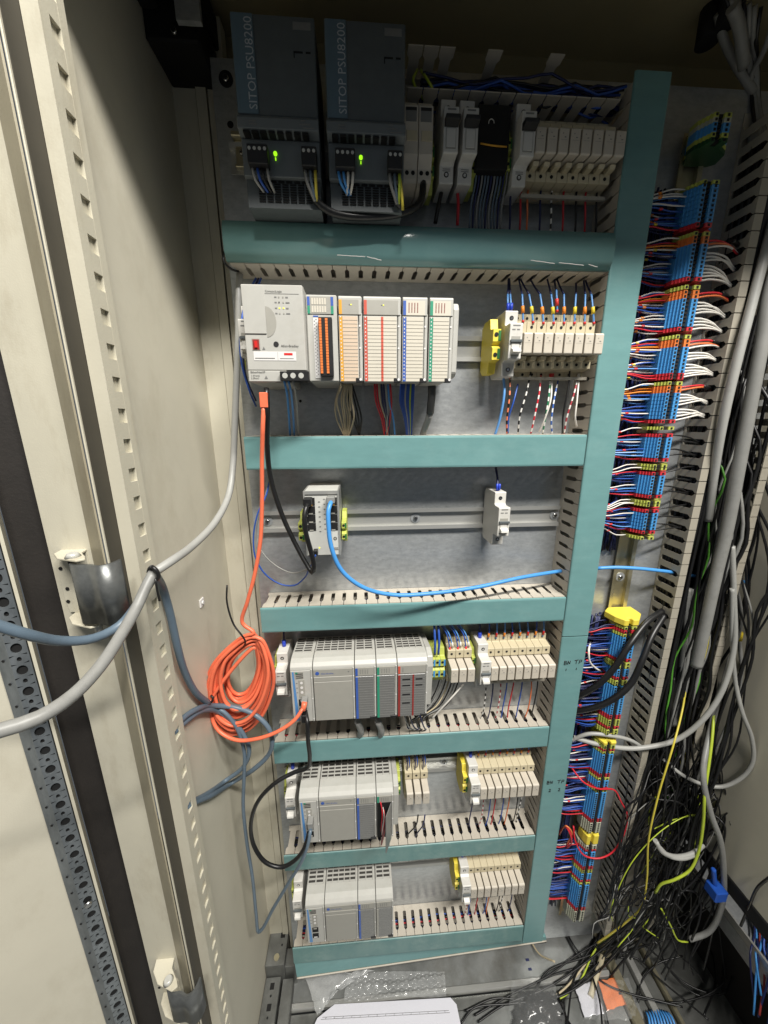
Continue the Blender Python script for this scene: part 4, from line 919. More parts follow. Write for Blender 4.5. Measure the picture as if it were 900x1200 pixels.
# row 1 wires
def multi(defs, group):
    for d in defs:
        pts, r, m, lab = d; wire('wire', W(*pts), r, m, lab, 'wire', group, 6)
yS = -.043
for x0, which in ((.0388, 'left'), (.1328, 'right')):
    def sp(dx, z, y): return Vector((x0+dx, y, z))
    mm = [M_LCAB, M_BLUW, M_BLKC, M_LCAB] if which == 'left' else [M_BLUC, M_BLUC, M_WHTW, M_WHTW]
    nm = ['grey','blue','black','pale grey'] if which == 'left' else ['blue','blue','white','white']
    end = [.024,.028,.031,.034] if which == 'left' else [.026,.028,.018,.021]
    for k in range(4):
        a_ = .0107+k*.0054; lo = 0 if which == 'left' or k < 2 else .006
        wire('wire', [sp(a_, 1.391, yS), sp(a_*.85+end[k]*.15, 1.380, yS+.001), sp(a_*.4+end[k]*.6, 1.374, -.034), sp(end[k], 1.3665+lo, -.006), sp(end[k]+.001, 1.350+lo, .024)], .0015, mm[k],
             nm[k]+' output wire of the '+which+' power supply, '+ORD[k]+' from its left', 'wire', 'output wires of the power supplies', 6)
    for k in range(3):
        wire('wire', [sp(.0682+k*.0054, 1.391, yS), sp(.0692+k*.0050, 1.380, yS-.001), sp(.073+k*.003, 1.371, -.042), sp(.077+k*.001, 1.364, -.038)], .0017, [M_GCAB, M_BGCAB, M_YELW if which == 'left' else M_GYW][k],
             ['grey','blue grey','yellow'][k]+' supply wire under the '+which+' power supply', 'wire', 'input wires of the power supplies', 6)
wire('cable', W((366,220,-.038),(370,234,-.036),(385,247,-.032),(405,253,-.028),(440,254,-.026),(470,250,-.024),(487,243,-.02),(494,232,-.016),(496,214,-.010)), .0042, M_BLKC, 'thick black cable drooping under both power supplies', 'cable')
wire('cable', W((462,222,-.038),(466,235,-.036),(470,246,-.028)), .0040, M_BLKC, 'short thick black cable under the right power supply', 'cable')
multi([([(489,82,.02),(484,95,.01),(490,108,.01),(498,118,.02)], .0016, M_GYW, 'yellow green wire arching left of the open top duct'),
       ([(493,82,.02),(500,92,.005),(507,104,.005)], .0016, M_GYW, 'yellow green wire entering the open top duct'),
       ([(504,205,.02),(500,222,.005),(494,236,-.002)], .0016, M_GYW, 'yellow green wire below the twin relays, right side'),
       ([(469,210,-.04),(471,228,-.042),(472,246,-.04)], .0016, M_YELW, 'yellow wire below the right power supply'),
       ([(518,222,.02),(514,240,.012),(510,262,.014)], .0026, M_BLKC, 'black wire below the first top-row breaker'),
       ([(536,224,.02),(537,240,.014),(536,264,.016)], .0020, M_REDW, 'red wire below the second top-row breaker')], 'wires of the top row devices')
for k in range(11):
    x = 556+k*3.6; wire('wire', W((x+3, 196, .006), (x+1, 215, .010), (x-4, 240, .014), (x-6, 268, .016)), .0013, [M_BGCAB, M_NAVY, M_GCAB, M_BGCAB][k % 4], 'blue grey wire hanging from the black wiring block, top row', 'wire', 'wires under the black wiring block', 6)
for k, (x, m, nm) in enumerate(((599,M_NAVY,'navy'),(611,M_REDW,'red'),(619,M_ORGW,'orange'),(634,M_NAVY,'navy'),(647,M_STRIPE['black_white'],'black and white'),(661,M_REDW,'red'),(676,M_BLKC,'black'),(687,M_REDW,'pale red'),(700,M_BLKC,'black'))):
    wire('wire', W((x+1, 216, .024), (x-1, 232, .020), (x-1, 250, .02), (x-2, 272, .02)), .0013, m, nm+' wire below the top row fuse terminals, '+ORD[k]+' from the left', 'wire', 'wires under the top fuse terminals', 6)
# row 2 upper wires
for k, (xt, yt, xm, ym, xb, yb, mk) in enumerate(((596,326,595,345,595,364,None),(597,326,598,345,599,364,None),(608,327,612,345,613,378,M_MARKO),(610,327,620,345,625,379,M_MARKY),(622,328,633,345,637,380,M_MARKO),(641,326,646,345,649,380,M_MARKY),(650,328,652,340,653,366,M_MARKR),(653,328,661,345,661,380,M_MARKO),(675,332,675,345,673,380,M_MARKY),(684,328,686,345,685,380,M_MARKO),(686,328,693,345,696,380,M_MARKY))):
    b = MB(); P = W((xt, yt, .03), (xt*.6+xm*.4, yt+8, .022), (xm, ym, .012), (xm*.4+xb*.6, ym*.5+yb*.5, .006), (xb, yb, .006))
    b.tube(P[:3], .0013, 6, 1, step=.003); b.tube(P[2:], .0013, 6, 0, step=.003)
    if mk is None: b.tube([P[-1]+Vector((0,0,.009)), P[-1]], .0022, 8, 2)
    else:
        d = (P[4]-P[3]).normalized(); b.tube([P[3]-d*.003, P[3]+d*.006], .0024, 8, 2); b.tube([P[4]-d*.003, P[4]], .0018, 8, 3)
    tag(b.part('wire', [M_LBW, M_NAVY, M_FERB if mk is None else mk, M_REDP]), ('blue wire with a bare blue ferrule above the second-rail breaker, '+('left' if k == 0 else 'right')) if mk is None else 'blue wire with coloured marker above the second-rail fuse terminals, '+ORD[k-2]+' from left', 'wire', 'marked blue wires above the second-rail fuses')
# row 2 lower wires
for k, (p_, m, nm) in enumerate((([(590,442,.02),(591,460,.012),(586,490,.014),(580,510,.02)],M_LBW,'thick blue'),([(598,440,.02),(597,465,.010),(594,490,.012),(594,508,.02)],M_STRIPE['orange_black'],'orange and black'),([(607,450,.02),(602,470,.012),(596,490,.016),(595,508,.02)],M_BLUW,'blue'),([(622,436,.02),(617,460,.012),(609,488,.012),(607,508,.02)],M_STRIPE['black_white'],'black and white'),([(634,440,.02),(632,460,.012),(626,490,.012),(622,508,.02)],M_STRIPE['red_white'],'red and white'),([(645,442,.02),(643,465,.012),(639,490,.012),(636,508,.02)],M_STRIPE['green_white'],'green and white'),([(647,442,.02),(645,470,.010),(638,492,.012),(632,506,.02)],M_WHTW,'white'),([(654,446,.02),(649,470,.012),(646,495,.012),(647,508,.02)],M_STRIPE['blue_white'],'blue and white'),([(668,430,.02),(666,455,.012),(660,485,.012),(659,508,.02)],M_BLKC,'black'),([(678,438,.02),(673,460,.012),(664,490,.012),(661,508,.02)],M_STRIPE['white_red'],'white and red'),([(679,438,.02),(676,470,.008),(674,490,.008),(676,500,.016)],M_WHTW,'bent white'))):
    wire('wire', W(*p_), .0019 if k == 0 else .0013, m, nm+' wire below the second-rail fuse terminals', 'wire', 'wires under the second-rail fuses', 6, .003)
b = MB(); q = at(647, 441, .018); b.box(q.x-.0025, q.x+.0025, q.y-.001, q.y+.004, q.z-.005, q.z+.004); tag(b.part('wire_marker', M_REDP, bevel=.0004), 'red marker below the second-rail fuse terminals', 'marker')
# wires under the controller and modules
for k, (x, m, nm) in enumerate(((333,M_BLUC,'blue'),(338,M_LBW,'light blue'),(343,M_LCAB,'pale grey'))):
    wire('wire', W((x, 446, -.060), (x+3, 460, -.05), (x+5, 480, -.02), (x+7, 510, .012)), .0015, m, nm+' power wire below the cream controller', 'wire', 'power wires of the cream controller', 6)
for k in range(8):
    x = 398+k*1.7; wire('wire', W((x+2, 450, -.026), (x-5+k*1.3+random.uniform(-2,2), 468, -.02+random.uniform(-.006,.006)), (x-3+k*.9+random.uniform(-2.5,2.5), 488, -.008+random.uniform(-.006,.006)), (404+k*.6, 512, .014)), .0012, M_BRNW, 'beige wire hanging below the amber striped module', 'wire', 'beige wires below the amber module', 6)
for k in range(4):
    x = 408+k*1.5; wire('wire', W((x, 450, -.022), (x+1+k*1.5, 468, -.016), (x+5+k*2, 490, -.006), (421, 510, .014)), .0012, M_BLKC, 'black wire hanging below the amber striped module', 'wire', 'black wires below the amber module', 6)
for k, (m, nm) in enumerate(((M_REDW,'red'),(M_REDW,'red'),(M_BRNW,'beige'),(M_NAVY,'navy'),(M_NAVY,'navy'),(M_LCAB,'pale grey'),(M_BLUC,'blue'),(M_REDW,'red'))):
    x = 439+k*2.6; e = (451, 453, 455, 452, 456, 452, 463, 453)[k]; wire('wire', W((x, 450, -.026), (x+1.5, 470, -.02), ((x+e)/2+2, 490, -.006), (e, 512, .014)), .0013, m, nm+' wire below the wide module with brick red strips', 'wire', 'wires below the red striped module', 6)
for k in range(9):
    x = 470+k*1.9; m = M_LCAB if k == 3 else (M_GYW if k == 6 else M_BLUW)
    wire('wire', W((x, 450, -.026), (x-1, 470, -.02), (x*.6+480*.4, 490, -.006), (477+k*.6, 512, .014)), .0013, m, ('pale grey' if k == 3 else 'yellow green' if k == 6 else 'blue')+' wire below the blue striped bright module', 'wire', 'wires below the blue striped module', 6)
wire('cable', W((506,452,-.030),(506,462,-.028),(505,474,-.022),(504,484,-.015)), .0052, mat('dark_grey_sheath', lin(66,66,66), .45), 'dark grey sheathed cable below the green striped bright module', 'cable', None, 12)
wire('cable', W((504,484,-.015),(501,494,-.006),(497,504,.006),(495,512,.014)), .0046, M_LCAB, 'pale printed cable end entering the duct below the green striped module', 'cable', None, 12)
# row 3
wire('wire', W((581,548,.03),(583,560,.02),(583,576,.008)), .0018, M_NAVY, 'navy wire above the lone breaker', 'wire', None, 6)
b = MB(); p = at(584, 570, .008); b.tube([p+Vector((-.002,0,.004)), p+Vector((-.0018,0,-.006))], .0018, 8); b.tube([p+Vector((.002,0,.004)), p+Vector((.0018,0,-.006))], .0018, 8); tag(b.part('ferrule', M_FERB), 'pair of blue ferrules on top of the lone breaker', 'ferrule')
wire('network_cable', W((388,588,-.044),(385,597,-.052),(385,615,-.056),(388,640,-.058),(400,668,-.056),(425,688,-.050),(460,697,-.040),(510,695,-.03),(560,688,-.018),(610,677,-.002),(645,671,.014),(659,669,.026),(672,668,.032)), .0031, M_BLUC, 'bright blue network cable from the switch across the lower ledge', 'network cable', None, 10)
b = MB(); p = at(388, 586, -.036); b.box(p.x-.0055, p.x+.0055, -.046, -.0312, p.z-.003, p.z+.006); tag(b.part('network_plug', M_GCAB, bevel=.0008), 'clear grey plug of the blue cable in the silver switch', 'plug')
wire('network_cable', W((700,666,.030),(720,665,.024),(745,666,.018),(775,669,.016),(790,671,.024),(815,675,.03),(845,680,.03),(872,682,.03)), .0031, M_BLUC, 'bright blue cable crossing the bare rail right of the teal duct', 'network cable', None, 10)
b = MB(); p = at(361, 588, -.036); b.box(p.x-.0055, p.x+.0055, -.046, -.0312, p.z-.004, p.z+.006); tag(b.part('network_plug', M_BLK, bevel=.0008), 'black plug in the upper left port of the silver switch', 'plug')
wire('network_cable', W((312,455,-.050),(313,480,-.056),(313,520,-.040),(317,560,-.030),(330,602,-.028),(345,635,-.03),(358,659,-.038),(366,671,-.044),(368,664,-.048),(364,645,-.050),(358,622,-.054),(357,602,-.052),(360,591,-.044)), .0034, M_BLKC, 'black network cable hanging from the controller to the silver switch', 'network cable', None, 10)
multi([([(300,326,.03),(293,340,.02),(285,365,.0),(281,400,-.005),(284,430,.0),(293,460,.01),(300,476,.03)], .0014, M_BLUW, 'blue wire curving down left of the cream controller'),
       ([(303,326,.03),(297,340,.022),(288,360,.004),(284,395,.0),(288,440,.008),(300,470,.03)], .0014, M_NAVY, 'navy wire curving down left of the cream controller'),
       ([(306,326,.03),(303,333,.024),(297,345,.018)], .0014, M_BLUW, 'short blue wire above the cream controller'),
       ([(318,552,.03),(312,580,.02),(302,602,.01),(297,630,.008),(300,655,.010),(312,674,.012),(330,685,.012),(345,686,.010),(357,677,.0),(362,667,-.02),(370,650,-.04)], .0013, M_BLUW, 'thin blue wire looping below the bare rail at left'),
       ([(317,552,.03),(310,585,.022),(303,605,.018),(301,630,.02),(308,648,.02),(322,662,.018),(340,671,.012),(358,668,-.01),(366,656,-.04)], .0012, M_LCAB, 'thin pale wire looping below the bare rail at left')], 'loose wires left of the devices')
# rows 4-6 fuse wires, upper and lower
for r, (x0, lab) in {3: (.3736, 'fourth'), 4: (.3712, 'fifth'), 5: (.3675, 'lowest')}.items():
    c = RZ[r]; zd = [None,None,None,.7915,.5299,.2694][r]; zl = [None,None,None,.5762,.3112,.0491][r]
    for k in range(8):
        x = x0+FP*(k+.5); j = random.uniform(-.003, .003)
        b = MB(); b.tube([(x+j, .034, zd+.004), (x+j*.7, .024, (zd+c+.04)/2+.004), (x, .020, c+.047), (x, .0225, c+.037)], .0012, 6, 0, step=.004); b.tube([(x, .0200, c+.050), (x, .0212, c+.042)], .0018, 6, 1, raw=True)
        tag(b.part('wire', [M_LBW if k % 3 else M_BLUW, M_REDP if k % 2 else M_MARKO]), ORD[k]+' blue wire from the left above the fuse terminals on the '+lab+' rail', 'wire', 'blue wires above lower fuse terminals')
        m, nm = ((M_BLUW,'blue'),(M_ORGW,'orange'),(M_BLKC,'black'),(M_STRIPE['black_white'],'black and white'),(M_NAVY,'navy'),(M_STRIPE['white_red'],'white and red'),(M_BLUW,'blue'),(M_REDW,'red'))[(k+r) % 8]
        wire('wire', [(x, .030, c-.040), (x+j, .022, c-.055), (x+j*2-.003, .022, zl+.02), (x-.004+j, .025, zl-.006)], .0012, m, nm+' wire below the '+ORD[k]+' fuse terminal on the '+lab+' rail', 'wire', 'wires below lower fuse terminals', 6)
for r, xs in ((3, (.0273, .3645)), (4, (.0253, .3622)), (5, (.0223, .3588))):
    for i, x in enumerate(xs):
        if r == 5 and i == 0: continue
        c = RZ[r]; zd = [None,None,None,.7915,.5299,.2694][r]; b = MB(); b.tube([(x, .034, zd+.003), (x, .022, c+.062), (x, .020, c+.042)], .0017, 6, 0); b.tube([(x, .0205, c+.053), (x, .020, c+.042)], .0034, 8, 1)
        tag(b.part('wire', [M_NAVY, M_FERB]), 'navy wire with bright blue ferrule above the '+('left' if i == 0 else 'right')+' breaker on the '+RNAMES[r]+' rail', 'wire', 'ferruled wires above the breakers')
for k in range(3):
    for q in range(2):
        x = .3050+FP*(k+.5)+q*.004-.002; b = MB(); b.tube([(x-.024+.006*k, .03, .800), (x-.018, .016, .786), (x-.007, .010, .768), (x, .010, .7445 if q else .735)], .0012, 6, 0, step=.004); b.tube([(x-.001, .0095, .752 if q else .743), (x, .010, .742 if q else .732)], .0018, 6, 1, raw=True)
        tag(b.part('wire', [M_LBW if q else M_BLUW, M_WHTW if q else M_MARKR]), ['left','right'][q]+' blue wire into the '+ORD[k]+' fuse terminal beside the yellow terminals', 'wire', 'blue wires into the short fuse row')
        x = .2330+.0150*(k+.5)+q*.004-.002
        wire('wire', [(x, .03, .533), (x-.002, .014, .520), (x, .010, .505), (x, .012, .4875 if q else .476)], .0012, M_BLUW if q else M_NAVY, ['navy','blue'][q]+' wire into the '+['left','middle','right'][k]+' lone fuse terminal of the fifth rail', 'wire', 'wires into the lone fuse terminals', 6)
for k in range(2): wire('wire', [(.283+k*.006, .03, .797), (.281+k*.007, .008, .780), (.281+k*.007, .0, .760), (.282+k*.006, .003, .735)], .0021, M_BLUW, ['left','right'][k]+' blue wire bowing into the yellow ground terminals', 'wire', 'blue wires to the yellow terminals', 6)
for k in range(7):
    x = .29+k*.006; wire('wire', [(x+.01, .03, .668), (x-.001, .020, .645), (x-.018, .012, .622), (x-.035-.003*k, .008, .606), (x-.044-.002*k, .014, .592)], .0012, [M_BLKC, M_GCAB, M_BLKC, M_BRNW][k % 4], 'dark wire sweeping down left under the yellow terminals', 'wire', 'dark wires under the yellow terminals', 6)
wire('wire', W((543,802,.0),(525,822,.0),(506,842,.01)), .0015, M_WHTW, 'straight white wire slanting into the fourth duct', 'wire')
for k, (x, m) in enumerate(((424, M_GCAB), (448, M_GCAB))):
    wire('cable', W((x-5, 845, -.02), (x-1, 856, -.012), (x-3, 862, .006)), .0058, M_GCAB, ('dark' if k == 0 else 'pale')+' grey cable end tucked under the '+('blue' if k == 0 else 'green')+' striped module', 'cable', 'cable ends under the modules', 12)
for k in range(4): wire('wire', W((474+k*6, 838, -.018), (478+k*6, 850, -.012), (484+k*5, 855, .005), (488+k*4, 853, .02)), .0014, [M_LCAB, M_NAVY, M_BLKC, M_NAVY][k], ['pale','navy','black','dark'][k]+' wire below the dark red striped module', 'wire', 'wires below the dark red module', 6)
for k in range(6): wire('wire', W((446+k*1.2, 940+k*3, -.043), (448+k, 952+k*2, -.047), (447+k*.6, 968+k*2, -.045), (447, 985+k, -.030)), .0011, [M_REDW, M_BLKC, M_WHTW, M_REDW, M_BLKC, M_REDW][k], ['upper red','upper black','white','middle red','lower black','lower red'][k]+' wire inside the module with the open door', 'wire', 'wires in the open module', 6)
for k in range(2): wire('wire', W((498-k*8, 955, .0), (496-k*8, 966, .0), (488-k*10, 978, .01), (484-k*12, 990, .02)), .0013, M_NAVY if k == 0 else M_BLKC, ('navy' if k == 0 else 'black')+' wire below the lone fuse terminals of the fifth rail', 'wire', 'wires under the lone fuse terminals', 6)
# orange cable: run, coil, tail
ORY = -.060
ptsO = W((309,476,-.056),(308,500,-.058),(307,540,-.050),(307,590,-.045),(305,635,-.045),(298,675,-.045),(290,705,-.045),(284,730,-.042))
TH = math.radians(14)
coil = []
def cp(a, rx, ry, cx, cy, y):
    u, v = rx*math.cos(a), ry*math.sin(a); return at(cx+u*math.cos(TH)-v*math.sin(TH), cy+u*math.sin(TH)+v*math.cos(TH), y)
TH = math.radians(10)
for i in range(14):
    bot = 862-i*3.6+random.uniform(-3, 3); top_ = 741+random.uniform(-4, 4)+i*.8; rx = 38.5-i*1.75+random.uniform(-1.8, 1.8)
    cy = (bot+top_)/2; ry = (bot-top_)/2; cx = 280+i*.45+random.uniform(-2, 2)
    for k in range(14):
        a = -math.pi/2-2*math.pi*k/14
        top = max(0, -math.sin(a)); coil.append(cp(a, rx*(1-.50*top*top), ry, cx+6*top, cy, -.038+.008*math.sin(a+i)-.0030*(i % 5)+.0012*i))
tail = W((247,822,-.046),(248,840,-.050),(256,856,-.055),(276,867,-.062),(300,866,-.068),(326,857,-.070),(346,843,-.066),(355,830,-.060))
t = thing('network_cable', (ptsO[0].x, ptsO[0].y, tail[3].z), 'long orange network cable coiled and hung beside the lower rows', 'network cable')
b = MB(); b.tube(ptsO+coil+tail, .0028, 8, 0, step=.005); b.part('cable', M_ORANGE, t)
p = at(309, 462, -.056); b = MB(); b.box(p.x-.0048, p.x+.0048, -.060, -.050, at(309,478,-.056).z, p.z+.002); b.box(p.x-.004, p.x+.004, -.059, -.051, p.z-.016, p.z-.013); b.part('plug', M_ORANGE, t, bevel=.0008)
p = at(357, 823, -.056); q = at(355, 831, -.060); b = MB(); b.tube([q+Vector((0,0,-.002)), p], .0042, 8); b.part('plug', M_ORANGE, t)
b = MB(); p = at(357, 820, -.047); b.box(p.x-.0045, p.x+.0045, -.054, -.0420, p.z-.007, p.z+.003); tag(b.part('plug_body', M_GCAB, bevel=.0006), 'clear plug body of the orange cable in the processor', 'plug')
wire('cable_tie', [at(266,686,-.055), at(266,706,-.055), at(274,732,-.056), at(283,744,-.060), at(287,750,-.058), at(286,757,-.045), at(279,757,-.03)], .0013, M_BLK, 'black cable tie holding the orange coil with its long tail up', 'cable tie', None, 6)
# black network cable row4 -> row5
wire('network_cable', W((358,834,-.044),(360,845,-.058),(361,868,-.060),(363,888,-.054),(360,900,-.046),(345,905,-.044),(322,918,-.050),(303,938,-.055),(294,965,-.056),(298,992,-.058),(312,1011,-.062),(330,1016,-.064),(348,1006,-.066),(358,990,-.064),(362,975,-.056)), .0033, M_BLKC, 'black network cable looping from the fourth row processor to the fifth', 'network cable', None, 10)
b = MB(); p = at(364, 962, -.048); b.box(p.x-.0045, p.x+.0045, -.056, -.0420, p.z-.010, p.z+.004); tag(b.part('network_plug', M_GCAB, bevel=.0006), 'grey plug in the fifth row processor', 'plug')
b = MB(); p = at(357.5, 838, -.044); b.box(p.x-.004, p.x+.004, -.054, -.0420, p.z-.006, p.z+.008); tag(b.part('network_plug', M_BLK, bevel=.0006), 'black plug under the orange plug in the fourth row processor', 'plug')
# grey cables at left
GY = -.185
wire('cable', W((281,322,.030),(280,345,.020),(279,400,.018),(277,450,.016),(275,500,.012),(273,545,.005),(268,580,-.02),(252,612,-.07),(225,640,-.125),(200,658,-.17),(180,671,GY)), .0044, M_LCAB, 'pale grey cable hanging down left of the controller to the cable tie', 'cable', None, 12)
wire('cable', W((181,669,GY),(172,686,-.195),(160,712,-.21),(143,742,-.235),(118,780,-.265),(85,815,-.29),(45,841,-.31),(0,856,-.32),(-60,870,-.33)), .0048, M_GCAB, 'thick grey cable sweeping from the cable tie to the lower left edge', 'cable', None, 14)
wire('cable', W((182,674,GY+.004),(170,692,-.192),(158,712,-.20),(140,733,-.21),(110,748,-.23),(70,751,-.25),(30,743,-.27),(-5,732,-.28),(-60,712,-.29)), .0040, M_BGCAB, 'blue grey cable drooping from the cable tie across the door gap', 'cable', None, 12)
wire('cable_tie', [at(178,664,GY-.007), at(183,668,GY-.008), at(186,676,GY-.006), at(181,680,GY-.003), at(174,670,GY+.002), at(178,664,GY-.007)], .0019, M_BLK, 'black cable tie bunching the grey cables at the post', 'cable tie', None, 6)
wire('cable_tie', [at(182,678,GY-.006), at(184,690,GY-.006), at(187,704,GY-.004)], .0011, M_BLK, 'loose tail of the cable tie on the grey cables', 'cable tie', None, 5)
WY = -.045
wire('cable', W((182,674,GY))+[atx(191,690,-.060),atx(199,718,-.060),atx(207,754,-.060),atx(216,786,-.064),atx(229,811,-.066),atx(244,824,-.066)], .0042, M_BGCAB, 'blue grey cable running from the post tie to the wall clip', 'cable', 'blue grey cables on the left wall', 12)
wire('cable', [Vector((-.0712,-.150,atx(208,846,-.07).z)),atx(219,838,-.0695),atx(233,830,-.066),atx(250,827,-.064)]+W((275,829,WY),(298,837,-.05),(314,852,-.055),(319,868,-.055),(315,884,-.05),(298,901,WY))+[atx(272,917,-.066),atx(248,932,-.067),atx(234,938,-.0695),Vector((-.0712,-.150,atx(222,940,-.070).z))], .0036, M_BGCAB, 'blue grey cable loop around the wall clip, outermost', 'cable', 'blue grey cables on the left wall', 10)
wire('cable', [Vector((-.0712,-.150,atx(208,853,-.07).z)),atx(221,843,-.0695),atx(237,833,-.067)]+W((258,835,WY-.004),(276,848,-.05),(289,868,-.05),(292,882,-.05),(284,900,WY))+[atx(264,915,-.070),atx(246,928,-.070),atx(234,935,-.0705),Vector((-.0712,-.150,atx(222,938,-.070).z+.002))], .0033, M_BGCAB, 'blue grey cable loop around the wall clip, inner one', 'cable', 'blue grey cables on the left wall', 10)
wire('cable', W((246,826,WY-.003),(262,834,WY-.006),(277,852,-.052),(286,880,-.05),(286,910,-.048),(285,945,-.046),(289,985,-.045),(296,1030,-.045),(300,1070,-.045),(303,1092,-.045),(307,1089,-.046),(320,1065,-.05),(338,1035,-.058),(355,1006,-.066),(362,985,-.064),(364,972,-.058)), .0029, M_BGCAB, 'blue grey cable dropping to a sharp bend then up to the fifth row', 'cable', 'blue grey cables on the left wall', 10)
b = MB(); p = at(247, 817, -.030); b.box(-.0744, -.0700, p.y-.0, p.y+.001, p.z-.01, p.z+.01)
q0 = at(234, 812, -.045); q1 = at(262, 816, -.02); b = MB(); b.prism([(q0.x-.012, q0.z), (q1.x, q1.z+.003), (q1.x-.004, q1.z-.016), (q0.x, q0.z-.010)], 'y', -.030, -.026); tag(b.part('tie_mount', M_CREAM, bevel=.0008), 'cream adhesive tie mount under the wall cable tie', 'tie mount')
wire('cable_tie', [at(247,815,WY-.008), at(250,818,WY-.010), at(246,826,WY-.010), at(244,836,WY-.006), at(240,834,WY)], .0016, M_BLK, 'small black cable tie on the cream wall mount', 'cable tie', None, 6)
b = MB(); p = at(236, 706, -.02); pw = CAM+ray(236,706)*((-.0740-CAM.x)/ray(236,706).x); b.box(-.0745, -.0725, pw.y-.006, pw.y+.006, pw.z-.006, pw.z+.006); b.cyl((-.0726, pw.y, pw.z), (1,0,0), .003, .002, 8); tag(b.part('adhesive_pad', M_LABEL, bevel=.0005), 'white adhesive pad stuck on the left wall', 'pad')
wire('wire', W((268,288,.02),(262,297,.01),(263,308,.006),(272,316,.012),(280,318,.02)), .0014, M_BLKC, 'black wire loop at the left end of the glossy duct', 'wire', None, 6)
# ------------------------------------------------------------------ right side cables
wire('cable', W((930,180,.04),(912,235,.02),(897,295,.004),(880,360,-.002),(862,430,-.006),(846,500,-.004),(836,560,.006),(830,610,.016)), .0060, M_LCAB, 'pale grey cable lying in the open duct, upper left one', 'cable', 'pale grey cables in the open duct', 12)
wire('cable', W((935,260,.010),(905,330,-.004),(893,400,-.010),(880,470,-.012),(866,545,-.014),(852,620,-.014),(840,670,-.014),(828,725,-.014),(816,781,-.014)), .0084, M_GCAB, 'thickest grey cable ending cut off in the open duct', 'cable', 'pale grey cables in the open duct', 14)
wire('cable', W((880,110,.06),(886,140,.05),(884,165,.04),(900,180,.03)), .0066, M_GCAB, 'dim grey cable at the upper right corner', 'cable', None, 12)
for k, (P, r, lab) in enumerate((([(842,15,.02),(848,45,.03),(868,85,.045),(884,108,.05)], .0048, 'dim grey cable below the left cable gland'), ([(858,8,.0),(866,30,.01),(870,60,.02),(872,78,.03)], .0062, 'dim thick grey cable below the right cable gland'), ([(905,30,.0),(895,60,.02),(882,85,.04),(878,100,.05)], .0030, 'dim thin grey cable at the roof corner'))):
    wire('cable', W(*P), r, M_GCAB, lab, 'cable', 'cables from the roof glands', 10)
for k, (px, py) in enumerate(((832, 30), (858, 4))):
    p = atz(px, py, 1.61); b = MB(); b.cyl((p.x, p.y, 1.592), (0,0,1), .013, .037, 16); tag(b.part('cable_gland', M_HOLE), ['left','right'][k]+' black cable gland in the roof corner', 'cable gland', 'cable glands in the roof')
for k in range(7):
    wire('cable', W((850+k*7,-4+k*2,.0),(862+k*4,30+k*3,.015),(874+k*2.4,70,.035),(880+k*1.6,100+k*3,.05),(884+k*1.5,140,.046),(892+k*2,175,.036),(905+k*2,210,.03)), .0022+.0004*(k%3), M_GCAB if k % 3 else M_BLKC, ('grey' if k % 3 else 'black')+' cable from the roof corner into the open duct, '+ORD[k]+' of seven from the left', 'cable', 'thin cables from the roof corner', 6, .012)
# black bundle in the open duct
def bendy(px0, py0, px1, py1, y, n, amp, ya):
    out = []
    for i in range(n+1):
        f = i/n; out.append(at(px0+(px1-px0)*f+random.uniform(-amp, amp), py0+(py1-py0)*f, y+random.uniform(-ya, ya)))
    return out
for k in range(46):
    x0 = random.uniform(884, 925); s = random.uniform(-.198, -.172); y0 = random.uniform(330, 560); y1 = random.uniform(820, 990)
    x0 = random.uniform(868, 912) if y0 < 450 else random.uniform(846, 890)
    m = M_BLKC
    lab, gr = 'thin black cable inside the open right duct', 'black cables inside the open duct'
    if k in (7, 21): m = M_GRNW; lab, gr = 'green wire inside the open right duct', 'green wires inside the open duct'
    if k in (13, 30): m = M_YELW; lab, gr = 'yellow wire inside the open right duct', 'yellow wires inside the open duct'
    P = []; y = random.uniform(.016, .042)
    for i in range(7):
        py = y0+(y1-y0)*i/6; P.append(at(x0-(py-y0)*.19+random.uniform(-5, 5), py, y+random.uniform(-.005, .005)))
    for i, p in enumerate(P): p.x = min(max(p.x, .712), .806)
    wire('cable', P, random.uniform(.0016, .0026), m, lab, 'cable', gr, 6, .02)
for k in range(6):
    x = 800+k*2.4; wire('cable', W((805+k*2, 690, .02), (803+k*2, 740, .018+.003*(k%3)), (795+k*2, 800, .02), (784+k*1.5, 850, .018)), .0034, M_LCAB if k % 2 else M_GCAB, 'grey cable drooping behind the near wall of the open duct', 'cable', 'grey cables behind the duct wall', 10)
wire('cable', W((858,640,.01),(860,700,-.0),(860,760,-.01),(846,810,-.02),(822,845,-.02),(790,868,-.01),(755,876,.0),(735,877,.004),(700,872,.012),(672,864,.024)), .0042, M_LCAB, 'pale grey cable sweeping from the right wall to the terminals', 'cable', 'pale cables crossing the terminals', 10)
wire('cable', W((758,880,.012),(740,868,.008),(715,862,.004),(690,860,.012),(668,868,.026)), .0034, M_LCAB, 'short pale grey cable curving over the yellow end block', 'cable', 'pale cables crossing the terminals', 10)
wire('cable', W((778,890,.01),(795,905,-.005),(820,918,-.02),(845,922,-.03),(868,912,-.04),(882,893,-.045),(881,865,-.04),(870,835,-.03),(862,800,-.015),(858,750,-.005),(858,690,.0)), .0034, M_LCAB, 'pale grey cable hanging in a loop before the right wall', 'cable', None, 10)
wire('cable', W((862,690,.02),(866,745,.015),(872,800,.01),(885,850,.0),(888,880,-.005)), .0032, M_GCAB, 'grey cable with yellow tags on the right wall', 'cable', None, 10)
